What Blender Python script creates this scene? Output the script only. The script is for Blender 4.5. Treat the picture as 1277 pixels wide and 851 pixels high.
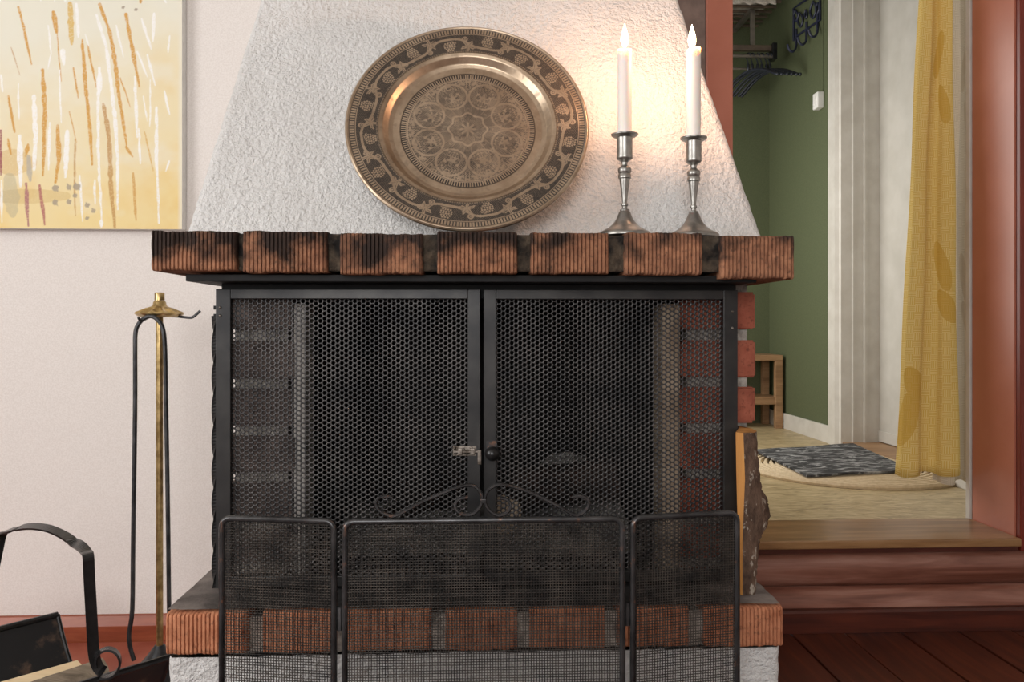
import bpy, math, random
import numpy as np
from mathutils import Vector

random.seed(7)
RNG = np.random.default_rng(7)
for o in list(bpy.data.objects):
    bpy.data.objects.remove(o)
scene = bpy.context.scene
COL = scene.collection
PI = math.pi

# ------------------------------------------------------------------ camera
EYE = 0.80                       # camera height
YAW = math.radians(2.49)         # turned slightly to the right
FPX, HOR = 1000.0, 405.0         # focal length and horizon in photograph pixels
cam_d = bpy.data.cameras.new('camera')
cam = bpy.data.objects.new('camera', cam_d)
COL.objects.link(cam)
cam.location = (0, 0, EYE)
cam.rotation_euler = (PI / 2, 0, -YAW)
cam_d.sensor_width = 36.0
cam_d.lens = 36.0 * FPX / 1277.0
cam_d.shift_y = -(425.5 - HOR) / 1277.0
cam_d.clip_start = 0.02
scene.camera = cam

# ------------------------------------------------------------------ world, window light, exposure
w = bpy.data.worlds.new('daylight')
scene.world = w
w.use_nodes = True
w.node_tree.nodes['Background'].inputs[0].default_value = (0.80, 0.88, 1.0, 1)
w.node_tree.nodes['Background'].inputs[1].default_value = 1.0
scene.view_settings.view_transform = 'Standard'
scene.view_settings.look = 'None'
scene.view_settings.gamma = 1.0
scene.view_settings.use_curve_mapping = False
scene.view_settings.exposure = 0.12


def area_light(name, loc, target, sx, sy, power, col):
    d = bpy.data.lights.new(name, 'AREA')
    d.shape = 'RECTANGLE'
    d.size, d.size_y = sx, sy
    d.energy = power
    d.color = col
    o = bpy.data.objects.new(name, d)
    COL.objects.link(o)
    o.location = loc
    o.rotation_euler = (Vector(target) - Vector(loc)).to_track_quat('-Z', 'Y').to_euler()
    return o


# daylight entering by the windows of the room (left wall, wall behind the camera) and of the hall
area_light('window_light_left', (-2.52, -0.15, 1.45), (0.6, 0.9, 1.15), 1.5, 1.35, 36, (1.0, 0.975, 0.95))
area_light('window_light_rear', (-0.75, -2.42, 1.45), (-0.4, 1.2, 0.8), 1.7, 1.4, 50, (1.0, 0.975, 0.95))
area_light('hall_window_light', (0.33, 3.65, 1.35), (1.8, 3.4, 0.7), 1.3, 1.5, 21, (1.0, 0.95, 0.86))


# ------------------------------------------------------------------ helpers
def at(px, py, Y):
    """world point that lies on the plane at depth Y and shows at photograph pixel px, py"""
    X = Y * math.tan(YAW + math.atan((px - 638.5) / FPX))
    d = X * math.sin(YAW) + Y * math.cos(YAW)
    return Vector((X, Y, EYE + (HOR - py) / FPX * d))


def lin(c):
    out = []
    for v in c[:3]:
        v = v / 255.0
        out.append(v / 12.92 if v <= 0.04045 else ((v + 0.055) / 1.055) ** 2.4)
    return (*out, 1.0)


ORIG = {}


def finish(o, parent, mat, smooth):
    COL.objects.link(o)
    if mat is not None:
        o.data.materials.append(mat)
    if parent is not None:
        o.parent = parent
        ORIG[o] = ORIG[parent]
    else:
        ORIG[o] = Vector((0, 0, 0))
    if smooth:
        o.data.polygons.foreach_set('use_smooth', [True] * len(o.data.polygons))
    return o


def mesh_np(name, V, F, mat=None, parent=None, smooth=False, colors=None, uvs=None):
    """V (n,3) world coordinates; F list of (m,k) int arrays; one mesh object"""
    V = np.asarray(V, dtype=np.float64)
    if parent is not None:
        V = V - np.array(ORIG[parent])
    if isinstance(F, np.ndarray):
        F = [F]
    me = bpy.data.meshes.new(name)
    me.vertices.add(len(V))
    me.vertices.foreach_set('co', V.astype(np.float32).ravel())
    loops = np.concatenate([f.ravel() for f in F]).astype(np.int32)
    sizes = np.concatenate([np.full(len(f), f.shape[1]) for f in F])
    starts = np.concatenate([[0], np.cumsum(sizes)[:-1]]).astype(np.int32)
    me.loops.add(len(loops))
    me.loops.foreach_set('vertex_index', loops)
    me.polygons.add(len(sizes))
    me.polygons.foreach_set('loop_start', starts)
    me.update(calc_edges=True)
    if colors is not None:
        a = me.color_attributes.new('paint', 'FLOAT_COLOR', 'POINT')
        c = np.ones((len(V), 4), dtype=np.float32)
        c[:, :3] = colors
        a.data.foreach_set('color', c.ravel())
    if uvs is not None:
        ul = me.uv_layers.new(name='UVMap')
        ul.data.foreach_set('uv', np.asarray(uvs, dtype=np.float32)[loops].ravel())
    me.validate()
    return finish(bpy.data.objects.new(name, me), parent, mat, smooth)


class MB:
    def __init__(self):
        self.v, self.f = [], []

    def add(self, vs, fs):
        n = len(self.v)
        self.v += [tuple(p) for p in vs]
        self.f += [tuple(i + n for i in q) for q in fs]
        return self

    def box(self, x0, x1, y0, y1, z0, z1, b=0.0):
        if b <= 0:
            vs = [(x, y, z) for x in (x0, x1) for y in (y0, y1) for z in (z0, z1)]
            fs = [(0, 1, 3, 2), (4, 6, 7, 5), (0, 4, 5, 1), (2, 3, 7, 6), (0, 2, 6, 4), (1, 5, 7, 3)]
            return self.add(vs, fs)
        import bmesh
        bm = bmesh.new()
        bmesh.ops.create_cube(bm, size=1.0)
        for v in bm.verts:
            v.co = Vector(((x0 + x1) / 2 + v.co.x * (x1 - x0), (y0 + y1) / 2 + v.co.y * (y1 - y0), (z0 + z1) / 2 + v.co.z * (z1 - z0)))
        bmesh.ops.bevel(bm, geom=bm.edges[:], offset=b, segments=2, affect='EDGES', profile=0.6)
        bm.verts.index_update()
        self.add([v.co[:] for v in bm.verts], [[v.index for v in f.verts] for f in bm.faces])
        bm.free()
        return self

    def tube(self, pts, r, n=8, closed=False, caps=True, flat=1.0, up=None, twist=0.0):
        """sweep an n-gon of radius r (number or list) along pts; flat scales the second axis"""
        P = [Vector(p) for p in pts]
        m = len(P)
        R = r if isinstance(r, (list, tuple)) else [r] * m
        ref = Vector(up) if up is not None else None
        rings = []
        prev = None
        for i in range(m):
            if closed:
                t = P[(i + 1) % m] - P[i - 1]
            else:
                t = P[min(i + 1, m - 1)] - P[max(i - 1, 0)]
            t.normalize()
            if ref is not None:
                a = ref - t * ref.dot(t)
            elif prev is not None:
                a = prev - t * prev.dot(t)
            else:
                q = Vector((0, 0, 1)) if abs(t.z) < 0.9 else Vector((1, 0, 0))
                a = q - t * q.dot(t)
            a.normalize()
            prev = a
            b = t.cross(a)
            ring = []
            for k in range(n):
                an = 2 * PI * (k + 0.5) / n + twist * i
                ring.append(P[i] + a * (math.cos(an) * R[i]) + b * (math.sin(an) * R[i] * flat))
            rings.append(ring)
        vs = [p for ring in rings for p in ring]
        fs = []
        for i in range(m if closed else m - 1):
            j = (i + 1) % m
            for k in range(n):
                l = (k + 1) % n
                fs.append((i * n + k, i * n + l, j * n + l, j * n + k))
        if caps and not closed:
            fs.append(tuple(range(n - 1, -1, -1)))
            fs.append(tuple((m - 1) * n + k for k in range(n)))
        return self.add(vs, fs)

    def lathe(self, prof, c, n=32, cap0=True, cap1=True):
        """prof: list of (radius, z) from bottom to top, around the vertical axis at c"""
        cx, cy, cz = c
        vs = []
        for r, z in prof:
            for k in range(n):
                a = 2 * PI * k / n
                vs.append((cx + r * math.cos(a), cy + r * math.sin(a), cz + z))
        fs = []
        m = len(prof)
        for i in range(m - 1):
            for k in range(n):
                l = (k + 1) % n
                fs.append((i * n + k, i * n + l, (i + 1) * n + l, (i + 1) * n + k))
        if cap0:
            fs.append(tuple(range(n - 1, -1, -1)))
        if cap1:
            fs.append(tuple((m - 1) * n + k for k in range(n)))
        return self.add(vs, fs)

    def sphere(self, c, r, nu=16, nv=10, sc=(1, 1, 1)):
        vs, fs = [], []
        for i in range(nv + 1):
            ph = PI * i / nv
            for k in range(nu):
                a = 2 * PI * k / nu
                vs.append((c[0] + r * sc[0] * math.sin(ph) * math.cos(a), c[1] + r * sc[1] * math.sin(ph) * math.sin(a), c[2] - r * sc[2] * math.cos(ph)))
        for i in range(nv):
            for k in range(nu):
                l = (k + 1) % nu
                fs.append((i * nu + k, i * nu + l, (i + 1) * nu + l, (i + 1) * nu + k))
        return self.add(vs, fs)

    def build(self, name, mat, parent=None, smooth=False):
        o0 = ORIG[parent] if parent is not None else Vector((0, 0, 0))
        me = bpy.data.meshes.new(name)
        me.from_pydata([(p[0] - o0.x, p[1] - o0.y, p[2] - o0.z) for p in self.v], [], self.f)
        me.validate()
        me.update()
        o = finish(bpy.data.objects.new(name, me), parent, mat, smooth)
        if smooth:
            try:
                me.set_sharp_from_angle(angle=math.radians(42))
            except Exception:
                pass
        return o


def thing(name, label, cat, loc, group=None):
    o = bpy.data.objects.new(name, None)
    COL.objects.link(o)
    o.location = loc
    o.empty_display_size = 0.05
    ORIG[o] = Vector(loc)
    return tag(o, label, cat, group)


def tag(o, label, cat, group=None):
    o['label'] = label
    o['category'] = cat
    if group:
        o['group'] = group
    return o


def struct(o):
    o['kind'] = 'structure'
    return o


def stuff(o):
    o['kind'] = 'stuff'
    return o


def smooth_path(pts, per=6):
    P = [Vector(p) for p in pts]
    out = []
    for i in range(len(P) - 1):
        p0, p1, p2, p3 = P[max(i - 1, 0)], P[i], P[i + 1], P[min(i + 2, len(P) - 1)]
        for k in range(per):
            t = k / per
            out.append(0.5 * ((2 * p1) + (p2 - p0) * t + (2 * p0 - 5 * p1 + 4 * p2 - p3) * t * t + (3 * p1 - p0 - 3 * p2 + p3) * t ** 3))
    out.append(P[-1])
    return out


def vnoise(x, y, seed=0):
    """smooth value noise on arrays"""
    xi, yi = np.floor(x).astype(np.int64), np.floor(y).astype(np.int64)
    xf, yf = x - xi, y - yi
    u, v = xf * xf * (3 - 2 * xf), yf * yf * (3 - 2 * yf)

    def h(a, b):
        n = (a * 374761393 + b * 668265263 + seed * 1442695041) & 0x7fffffff
        n = ((n ^ (n >> 13)) * 1274126177) & 0x7fffffff
        return ((n ^ (n >> 16)) & 0xffff) / 65535.0
    return (h(xi, yi) * (1 - u) + h(xi + 1, yi) * u) * (1 - v) + (h(xi, yi + 1) * (1 - u) + h(xi + 1, yi + 1) * u) * v


def fbm(x, y, seed=0, octs=3):
    s, a, t = 0, 1.0, 0
    for i in range(octs):
        s = s + a * vnoise(x * 2 ** i, y * 2 ** i, seed + i)
        t += a
        a *= 0.5
    return s / t


def grid_faces(nr, nc, wrap=False):
    i = np.arange(nr - 1)[:, None]
    j = np.arange(nc if wrap else nc - 1)[None, :]
    j2 = (j + 1) % nc
    return np.stack([i * nc + j, i * nc + j2, (i + 1) * nc + j2, (i + 1) * nc + j], -1).reshape(-1, 4)


# ------------------------------------------------------------------ materials
class NT:
    def __init__(self, name):
        m = bpy.data.materials.new(name)
        m.use_nodes = True
        self.m, self.t = m, m.node_tree
        self.b = self.t.nodes['Principled BSDF']
        self.tc = None

    def n(self, kind, **kw):
        q = self.t.nodes.new('ShaderNode' + kind)
        for k, v in kw.items():
            setattr(q, k, v)
        return q

    def l(self, a, b):
        self.t.links.new(a, b)

    def coord(self, which='Object'):
        if self.tc is None:
            self.tc = self.n('TexCoord')
        return self.tc.outputs[which]

    def mapped(self, scale=(1, 1, 1), rot=(0, 0, 0), which='Object', src=None):
        q = self.n('Mapping')
        q.inputs['Scale'].default_value = scale
        q.inputs['Rotation'].default_value = rot
        self.l(src or self.coord(which), q.inputs['Vector'])
        return q.outputs['Vector']

    def noise(self, vec, scale, detail=3, rough=0.55, dist=0.0):
        q = self.n('TexNoise')
        q.inputs['Scale'].default_value = scale
        q.inputs['Detail'].default_value = detail
        q.inputs['Roughness'].default_value = rough
        q.inputs['Distortion'].default_value = dist
        self.l(vec, q.inputs['Vector'])
        return q.outputs['Fac']

    def ramp(self, fac, stops):
        q = self.n('ValToRGB')
        e = q.color_ramp.elements
        while len(e) < len(stops):
            e.new(0.5)
        for el, (p, c) in zip(e, stops):
            el.position = p
            el.color = c if isinstance(c, (tuple, list)) else (c, c, c, 1)
        self.l(fac, q.inputs['Fac'])
        return q.outputs['Color']

    def math(self, op, a, b=None, clamp=False):
        q = self.n('Math', operation=op, use_clamp=clamp)
        for i, x in enumerate((a, b)):
            if x is None:
                continue
            if isinstance(x, (int, float)):
                q.inputs[i].default_value = x
            else:
                self.l(x, q.inputs[i])
        return q.outputs[0]

    def mix(self, fac, a, b, mode='MIX'):
        q = self.n('MixRGB', blend_type=mode)
        for i, x in zip((0, 1, 2), (fac, a, b)):
            if isinstance(x, (int, float)):
                q.inputs[i].default_value = x
            elif isinstance(x, (tuple, list)):
                q.inputs[i].default_value = x
            else:
                self.l(x, q.inputs[i])
        return q.outputs[0]

    def bump(self, height, strength=0.5, dist=0.002):
        q = self.n('Bump')
        q.inputs['Strength'].default_value = strength
        q.inputs['Distance'].default_value = dist
        self.l(height, q.inputs['Height'])
        self.l(q.outputs[0], self.b.inputs['Normal'])

    def out(self, color=None, rough=None, metal=None, spec=None):
        for key, x in (('Base Color', color), ('Roughness', rough), ('Metallic', metal), ('Specular IOR Level', spec)):
            if x is None:
                continue
            if isinstance(x, (int, float, tuple, list)):
                self.b.inputs[key].default_value = x
            else:
                self.l(x, self.b.inputs[key])
        return self.m


def speckled(name, c1, c2, scale=20, rough=0.6, metal=0.0, bscale=None, bstr=0.3, bdist=0.001, stretch=(1, 1, 1), lo=0.35, hi=0.65, spec=None, detail=4):
    t = NT(name)
    v = t.mapped(stretch)
    col = t.ramp(t.noise(v, scale, detail), [(lo, lin(c1)), (hi, lin(c2))])
    if bscale:
        t.bump(t.noise(v, bscale, 3), bstr, bdist)
    return t.out(col, rough, metal, spec)


MAT = {}
MAT['plaster'] = None
t = NT('rough_white_plaster')
v = t.coord()
bmp = t.math('ADD', t.ramp(t.noise(v, 150, 4, 0.62), [(0.30, 0.0), (0.74, 1.0)]), t.math('MULTIPLY', t.noise(v, 45, 2), 0.6))
t.bump(bmp, 1.0, 0.0042)
MAT['plaster'] = t.out(t.ramp(t.noise(v, 8, 3), [(0.3, lin((220, 218, 215))), (0.7, lin((230, 229, 227)))]), 0.9, 0, 0.2)

t = NT('pale_wallpaper')
v = t.coord()
MAT['wallpaper'] = t.out(t.ramp(t.noise(v, 260, 2), [(0.35, lin((224, 217, 211))), (0.65, lin((234, 228, 223)))]), 0.85, 0, 0.2)
MAT['ceiling'] = speckled('white_ceiling_paint', (225, 222, 216), (232, 230, 225), 10, 0.9)


def brick_mat(name, base1, base2, dark, soot_top):
    t = NT(name)
    oi = t.n('ObjectInfo')
    add = t.n('VectorMath', operation='ADD')
    t.l(t.coord(), add.inputs[0])
    sc = t.n('VectorMath', operation='SCALE')
    sc.inputs[0].default_value = (13.0, 7.0, 9.0)
    t.l(oi.outputs['Random'], sc.inputs['Scale'])
    t.l(sc.outputs[0], add.inputs[1])
    v = add.outputs[0]
    col = t.ramp(t.noise(v, 45, 5, 0.6), [(0.3, lin(base1)), (0.7, lin(base2))])
    col = t.mix(t.ramp(t.noise(v, 160, 3), [(0.56, 0.0), (0.7, 0.6)]), col, lin(dark))
    if soot_top > 0:
        sep = t.n('SeparateXYZ')
        t.l(t.coord('Generated'), sep.inputs[0])
        big = t.noise(v, 15, 5, 0.62)
        f = t.math('ADD', t.math('MULTIPLY', sep.outputs['Z'], 0.9), t.math('MULTIPLY', t.math('SUBTRACT', big, 0.5), 3.4))
        # smoke rising by the joints blackens the ends of a brick too
        ex = t.math('ABSOLUTE', t.math('SUBTRACT', sep.outputs['X'], 0.5))
        f = t.math('ADD', f, t.math('MULTIPLY', t.math('POWER', t.math('MULTIPLY', ex, 2.0), 9.0), 0.35))
        sepc = t.n('SeparateColor')
        t.l(oi.outputs['Color'], sepc.inputs[0])
        f = t.math('ADD', f, t.math('SUBTRACT', sepc.outputs[0], 0.5))
        mask = t.ramp(f, [(0.34, 0.0), (1.0, 0.94)])
        col = t.mix(t.math('MULTIPLY', mask, soot_top), col, lin((34, 30, 29)))
    t.bump(t.noise(v, 330, 3), 0.5, 0.0012)
    return t.out(col, 0.85, 0, 0.25)


MAT['brick_mantel'] = brick_mat('smoked_mantel_brick', (124, 84, 64), (172, 122, 92), (60, 46, 40), 1.0)
MAT['brick_hearth'] = brick_mat('orange_hearth_brick', (166, 104, 74), (198, 136, 102), (100, 66, 52), 0.0)
MAT['brick_red'] = brick_mat('red_pier_brick', (146, 78, 60), (180, 106, 84), (96, 54, 44), 0.2)
MAT['brick_sooty'] = brick_mat('sooty_grey_red_brick', (92, 80, 76), (140, 124, 116), (50, 42, 40), 0.3)
MAT['mortar'] = speckled('grey_rough_mortar', (120, 114, 106), (186, 179, 170), 60, 0.95, 0, 140, 0.9, 0.004)
MAT['mortar_soot'] = speckled('sooty_mortar', (26, 23, 21), (104, 90, 74), 34, 0.95, 0, 120, 1.0, 0.005, lo=0.4, hi=0.72)
t = NT('grey_stained_hearth_top')
v = t.coord()
base_c = t.ramp(t.noise(v, 14, 4), [(0.35, lin((92, 84, 80))), (0.65, lin((140, 130, 124)))])
sx_ = t.n('SeparateXYZ')
t.l(v, sx_.inputs[0])
fz_ = t.math('ADD', t.math('ABSOLUTE', sx_.outputs[0]), t.math('MULTIPLY', t.noise(v, 9, 4), 0.10))
t.bump(t.noise(v, 70, 3), 0.6, 0.003)
MAT['hearth_top'] = t.out(t.mix(t.ramp(fz_, [(0.40, 1.0), (0.455, 0.0)]), base_c, lin((22, 20, 19))), 0.9)
MAT['lining'] = speckled('beige_firebrick', (176, 152, 128), (214, 194, 170), 25, 0.9, 0, 90, 0.4, 0.002)
MAT['lining_white'] = speckled('whitish_lining_edge', (206, 200, 192), (228, 224, 218), 25, 0.9, 0, 90, 0.4, 0.002)  # left lining edge, whiter than the beige right one
MAT['soot'] = speckled('black_soot', (9, 8, 8), (30, 27, 25), 12, 0.95, 0, 60, 0.5, 0.003)
MAT['black_steel'] = speckled('black_sheet_steel', (14, 14, 15), (28, 27, 27), 22, 0.6, 0.1, 120, 0.15, 0.0006, spec=0.3)
MAT['door_steel'] = speckled('dark_door_steel', (40, 40, 41), (60, 59, 58), 16, 0.38, 0.6, 200, 0.12, 0.0005)
MAT['perforated'] = speckled('perforated_grey_steel', (50, 50, 51), (76, 74, 73), 16, 0.36, 0.65)
t = NT('black_iron_with_rust')
v = t.coord()
MAT['iron'] = t.out(t.mix(t.ramp(t.noise(v, 55, 5, 0.65), [(0.6, 0.0), (0.7, 0.75)]), t.ramp(t.noise(v, 20, 3), [(0.3, lin((40, 40, 41))), (0.7, lin((86, 86, 87)))]), lin((150, 108, 84))), 0.27, 0.6)
MAT['wire'] = speckled('dark_wire', (46, 44, 43), (92, 86, 80), 30, 0.4, 0.6)
MAT['basket_black'] = speckled('black_painted_metal', (22, 22, 23), (40, 39, 39), 40, 0.28, 0.4, 60, 0.25, 0.001)
t = NT('scuffed_black_tray')
v = t.coord()
MAT['basket_tray'] = t.out(t.mix(t.ramp(t.noise(v, 18, 5, 0.6), [(0.58, 0.0), (0.7, 0.7)]), lin((26, 26, 27)), lin((104, 82, 66))), 0.5, 0.2)
MAT['brass'] = speckled('aged_brass', (150, 126, 82), (204, 178, 126), 60, 0.28, 0.9)
MAT['steel_rod'] = speckled('dark_steel_rod', (52, 53, 55), (82, 83, 85), 30, 0.35, 0.8)
MAT['pewter'] = speckled('pewter', (128, 126, 122), (168, 166, 160), 40, 0.34, 0.9, 220, 0.1, 0.0005)
MAT['bolt_metal'] = speckled('worn_bolt_metal', (84, 76, 68), (150, 142, 134), 90, 0.4, 0.8)


def wood_mat(name, c1, c2, c3, axis='X', rough=0.4, scale=1.0, spec=None):
    t = NT(name)
    s = {'X': (1.2, 14, 14), 'Y': (14, 1.2, 14), 'Z': (14, 14, 1.2)}[axis]
    oi = t.n('ObjectInfo')
    add = t.n('VectorMath', operation='ADD')
    t.l(t.coord(), add.inputs[0])
    sc = t.n('VectorMath', operation='SCALE')
    sc.inputs[0].default_value = (3.0, 5.0, 4.0)
    t.l(oi.outputs['Random'], sc.inputs['Scale'])
    t.l(sc.outputs[0], add.inputs[1])
    v = t.mapped(tuple(k * scale for k in s), src=add.outputs[0])
    g = t.noise(v, 3.0, 5, 0.6, 0.6)
    col = t.ramp(g, [(0.3, lin(c1)), (0.52, lin(c2)), (0.72, lin(c3))])
    t.bump(t.noise(v, 9.0, 3), 0.2, 0.0008)
    return t.out(col, rough, 0, spec)


MAT['floor_board'] = wood_mat('red_brown_painted_board', (56, 24, 14), (84, 38, 22), (106, 52, 30), 'Y', 0.38)
MAT['floor_gap'] = speckled('dark_floor_gap', (18, 9, 7), (28, 14, 10), 20, 0.9)
MAT['sill_log'] = wood_mat('red_brown_log', (96, 52, 38), (142, 94, 78), (176, 132, 116), 'X', 0.3, 0.6)
MAT['sill_base'] = wood_mat('dark_red_plinth_board', (54, 20, 12), (78, 32, 20), (96, 42, 26), 'X', 0.4)
MAT['threshold'] = wood_mat('varnished_threshold', (112, 80, 50), (146, 108, 70), (168, 130, 88), 'X', 0.3)
MAT['skirting'] = wood_mat('red_brown_skirting', (128, 58, 34), (152, 76, 48), (170, 94, 62), 'X', 0.35)
MAT['red_paint'] = speckled('terracotta_red_paint', (184, 112, 90), (194, 122, 100), 6, 0.3, 0, 120, 0.1, 0.0006)
MAT['red_paint_floor'] = speckled('terracotta_floor_area', (150, 74, 54), (168, 92, 70), 9, 0.5, 0, 80, 0.1, 0.0006)
MAT['dark_red'] = speckled('dark_red_paint', (108, 36, 24), (122, 44, 30), 6, 0.35)
MAT['wall_shade'] = speckled('shaded_wall_brown', (122, 104, 96), (144, 124, 114), 30, 0.8, 0, 60, 0.3, 0.002)  # shade on the pale wall put into this brown
MAT['green_wall'] = speckled('green_hall_wall', (80, 87, 60), (90, 97, 68), 160, 0.75)
MAT['white_paint'] = speckled('off_white_gloss_paint', (200, 195, 186), (212, 208, 200), 12, 0.35)
MAT['door_paint'] = speckled('pale_grey_door_paint', (190, 186, 177), (202, 198, 190), 8, 0.45)
MAT['lino'] = None
t = NT('marbled_beige_linoleum')
v = t.mapped((1.0, 3.0, 1), (0, 0, 0.5))
n1 = t.noise(v, 14, 6, 0.65, 1.2)
MAT['lino'] = t.out(t.ramp(n1, [(0.30, lin((134, 116, 84))), (0.5, lin((180, 160, 122))), (0.70, lin((206, 188, 150)))]), 0.42)
MAT['jute'] = None
t = NT('braided_jute')
sepv = t.n('SeparateXYZ')
t.l(t.coord(), sepv.inputs[0])
rr = t.math('SQRT', t.math('ADD', t.math('MULTIPLY', sepv.outputs[0], sepv.outputs[0]), t.math('MULTIPLY', sepv.outputs[1], sepv.outputs[1])))
MAT['jute'] = t.out(t.mix(t.noise(t.coord(), 70, 3), lin((190, 168, 134)), lin((232, 214, 184))), 0.9, 0, 0.2)
t = NT('grey_swirled_doormat')
v = t.mapped((2.0, 5.0, 1), (0, 0, 0.3))
MAT['doormat'] = t.out(t.ramp(t.noise(v, 3.6, 5, 0.6, 2.5), [(0.40, lin((34, 34, 36))), (0.52, lin((70, 70, 72))), (0.60, lin((160, 160, 160)))]), 0.85)
MAT['bench_wood'] = wood_mat('light_brown_bench_wood', (128, 96, 66), (156, 120, 86), (176, 142, 106), 'X', 0.5)
MAT['grey_metal'] = speckled('grey_rack_metal', (104, 98, 90), (130, 122, 112), 20, 0.4, 0.5)
MAT['rack_wood'] = speckled('dark_rack_rail', (74, 62, 52), (96, 82, 68), 20, 0.5)
MAT['hanger'] = speckled('dark_blue_plastic', (30, 33, 40), (44, 48, 58), 20, 0.35)
MAT['blue_iron'] = speckled('dark_blue_painted_wire', (28, 32, 52), (42, 46, 70), 20, 0.45)
MAT['white_plastic'] = speckled('white_plastic', (226, 224, 218), (234, 232, 228), 10, 0.35)
MAT['pale_cloth'] = speckled('pale_woven_cloth', (170, 162, 152), (206, 198, 188), 90, 0.9, 0, 140, 0.6, 0.003)
MAT['log_grey'] = wood_mat('weathered_log_bark', (96, 84, 70), (134, 120, 102), (164, 150, 130), 'X', 0.9, 1.6)
MAT['kindling'] = wood_mat('pale_sawn_wood', (214, 188, 146), (230, 206, 166), (238, 220, 186), 'X', 0.7)
MAT['split_wood'] = wood_mat('yellow_split_wood', (150, 98, 40), (186, 128, 62), (206, 154, 84), 'Z', 0.7)
t = NT('dark_rough_bark')
v = t.mapped((1, 1, 0.55))
MAT['bark'] = t.out(t.mix(t.ramp(t.noise(v, 85, 3, 0.7), [(0.59, 0.0), (0.66, 0.85)]), t.ramp(t.noise(v, 40, 5, 0.7), [(0.3, lin((48, 36, 30))), (0.7, lin((122, 98, 82)))]), lin((176, 166, 152))), 0.92, 0, 0.2)
t.bump(t.noise(v, 60, 5, 0.7), 1.0, 0.006)
MAT['char'] = speckled('charred_wood', (18, 14, 12), (58, 40, 32), 30, 0.9, 0, 60, 0.9, 0.004)
MAT['ash'] = speckled('pale_ash', (120, 116, 110), (196, 192, 186), 30, 0.95, 0, 90, 0.8, 0.004)

t = NT('painted_canvas')
va = t.n('VertexColor', layer_name='paint')
t.bump(t.noise(t.coord(), 420, 2), 0.15, 0.0006)
MAT['canvas'] = t.out(va.outputs['Color'], 0.6)
MAT['canvas_edge'] = speckled('white_canvas_edge', (222, 220, 216), (232, 230, 226), 60, 0.7)

t = NT('engraved_tinned_copper')
va = t.n('VertexColor', layer_name='paint')
sep = t.n('SeparateColor')
t.l(va.outputs['Color'], sep.inputs[0])
wear = t.noise(t.coord(), 22, 5, 0.65)
light = t.ramp(wear, [(0.3, lin((150, 131, 110))), (0.7, lin((190, 171, 148)))])
MAT['plate'] = t.out(t.mix(sep.outputs[0], lin((36, 30, 25)), light), t.math('SUBTRACT', 0.62, t.math('MULTIPLY', sep.outputs[0], 0.30)), t.math('ADD', t.math('MULTIPLY', sep.outputs[0], 0.7), 0.2))
t.bump(sep.outputs[0], 0.5, 0.0006)

t = NT('white_candle_wax')
t.b.inputs['Subsurface Weight'].default_value = 0.5
t.b.inputs['Subsurface Radius'].default_value = (0.02, 0.012, 0.006)
t.b.inputs['Subsurface Scale'].default_value = 0.6
MAT['wax'] = t.out(lin((236, 230, 222)), 0.45)
MAT['wick'] = speckled('burnt_wick', (20, 16, 14), (40, 30, 24), 40, 0.9)
t = NT('candle_flame')
t.t.nodes.remove(t.b)
em = t.n('Emission')
em.inputs[0].default_value = (1.0, 0.74, 0.42, 1)
em.inputs[1].default_value = 24.0
tr = t.n('BsdfTransparent')
mx = t.n('MixShader')
mx.inputs[0].default_value = 0.45
t.l(tr.outputs[0], mx.inputs[1])
t.l(em.outputs[0], mx.inputs[2])
t.l(mx.outputs[0], t.t.nodes['Material Output'].inputs['Surface'])
MAT['flame'] = t.m


def curtain_mat(name, c_line, c_base, c_leaf):
    t = NT(name)
    sep = t.n('SeparateXYZ')
    t.l(t.coord('UV'), sep.inputs[0])
    u, v = sep.outputs[0], sep.outputs[1]
    cell = 0.021
    cu, cv = t.math('FLOOR', t.math('DIVIDE', u, cell)), t.math('FLOOR', t.math('DIVIDE', v, cell))
    par = t.math('MODULO', t.math('ADD', t.math('ADD', cu, cv), 400.0), 2.0)
    su = t.math('SINE', t.math('MULTIPLY', u, 2 * PI / 0.0052))
    sv = t.math('SINE', t.math('MULTIPLY', v, 2 * PI / 0.0052))
    s = t.math('ADD', t.math('MULTIPLY', su, par), t.math('MULTIPLY', sv, t.math('SUBTRACT', 1.0, par)))
    f = t.math('ADD', t.math('MULTIPLY', s, 0.5), 0.5)
    col = t.mix(t.math('MULTIPLY', f, 0.8), lin(c_base), lin(c_line))
    # printed leaf shapes, darker, without the woven lines
    leafmask = None
    for (lu, lv, ru, rv, sl) in ((0.165, 0.62, 0.026, 0.075, 0.25), (0.03, 0.17, 0.03, 0.085, -0.2), (0.17, 1.10, 0.024, 0.06, 0.2), (0.15, 1.25, 0.024, 0.07, -0.3), (0.18, 0.50, 0.03, 0.05, 0.4), (0.05, 0.27, 0.03, 0.05, 0.3)):
        a = t.math('ADD', t.math('SUBTRACT', u, lu), t.math('MULTIPLY', t.math('SUBTRACT', v, lv), sl))
        a = t.math('DIVIDE', a, ru)
        b = t.math('DIVIDE', t.math('SUBTRACT', v, lv), rv)
        d = t.math('ADD', t.math('MULTIPLY', a, a), t.math('MULTIPLY', b, b))
        k = t.math('LESS_THAN', d, 1.0)
        leafmask = k if leafmask is None else t.math('MAXIMUM', leafmask, k)
    col = t.mix(t.math('MULTIPLY', leafmask, 0.7), col, lin(c_leaf))
    t.bump(f, 0.2, 0.0008)
    t.b.inputs['Subsurface Weight'].default_value = 0.0
    return t.out(col, 0.8, 0, 0.25)


MAT['curtain_yellow'] = curtain_mat('yellow_basketweave_print_cotton', (244, 226, 162), (222, 184, 80), (210, 168, 66))
MAT['curtain_cream'] = curtain_mat('cream_basketweave_print_cotton', (232, 224, 208), (208, 196, 178), (200, 184, 162))

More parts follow.
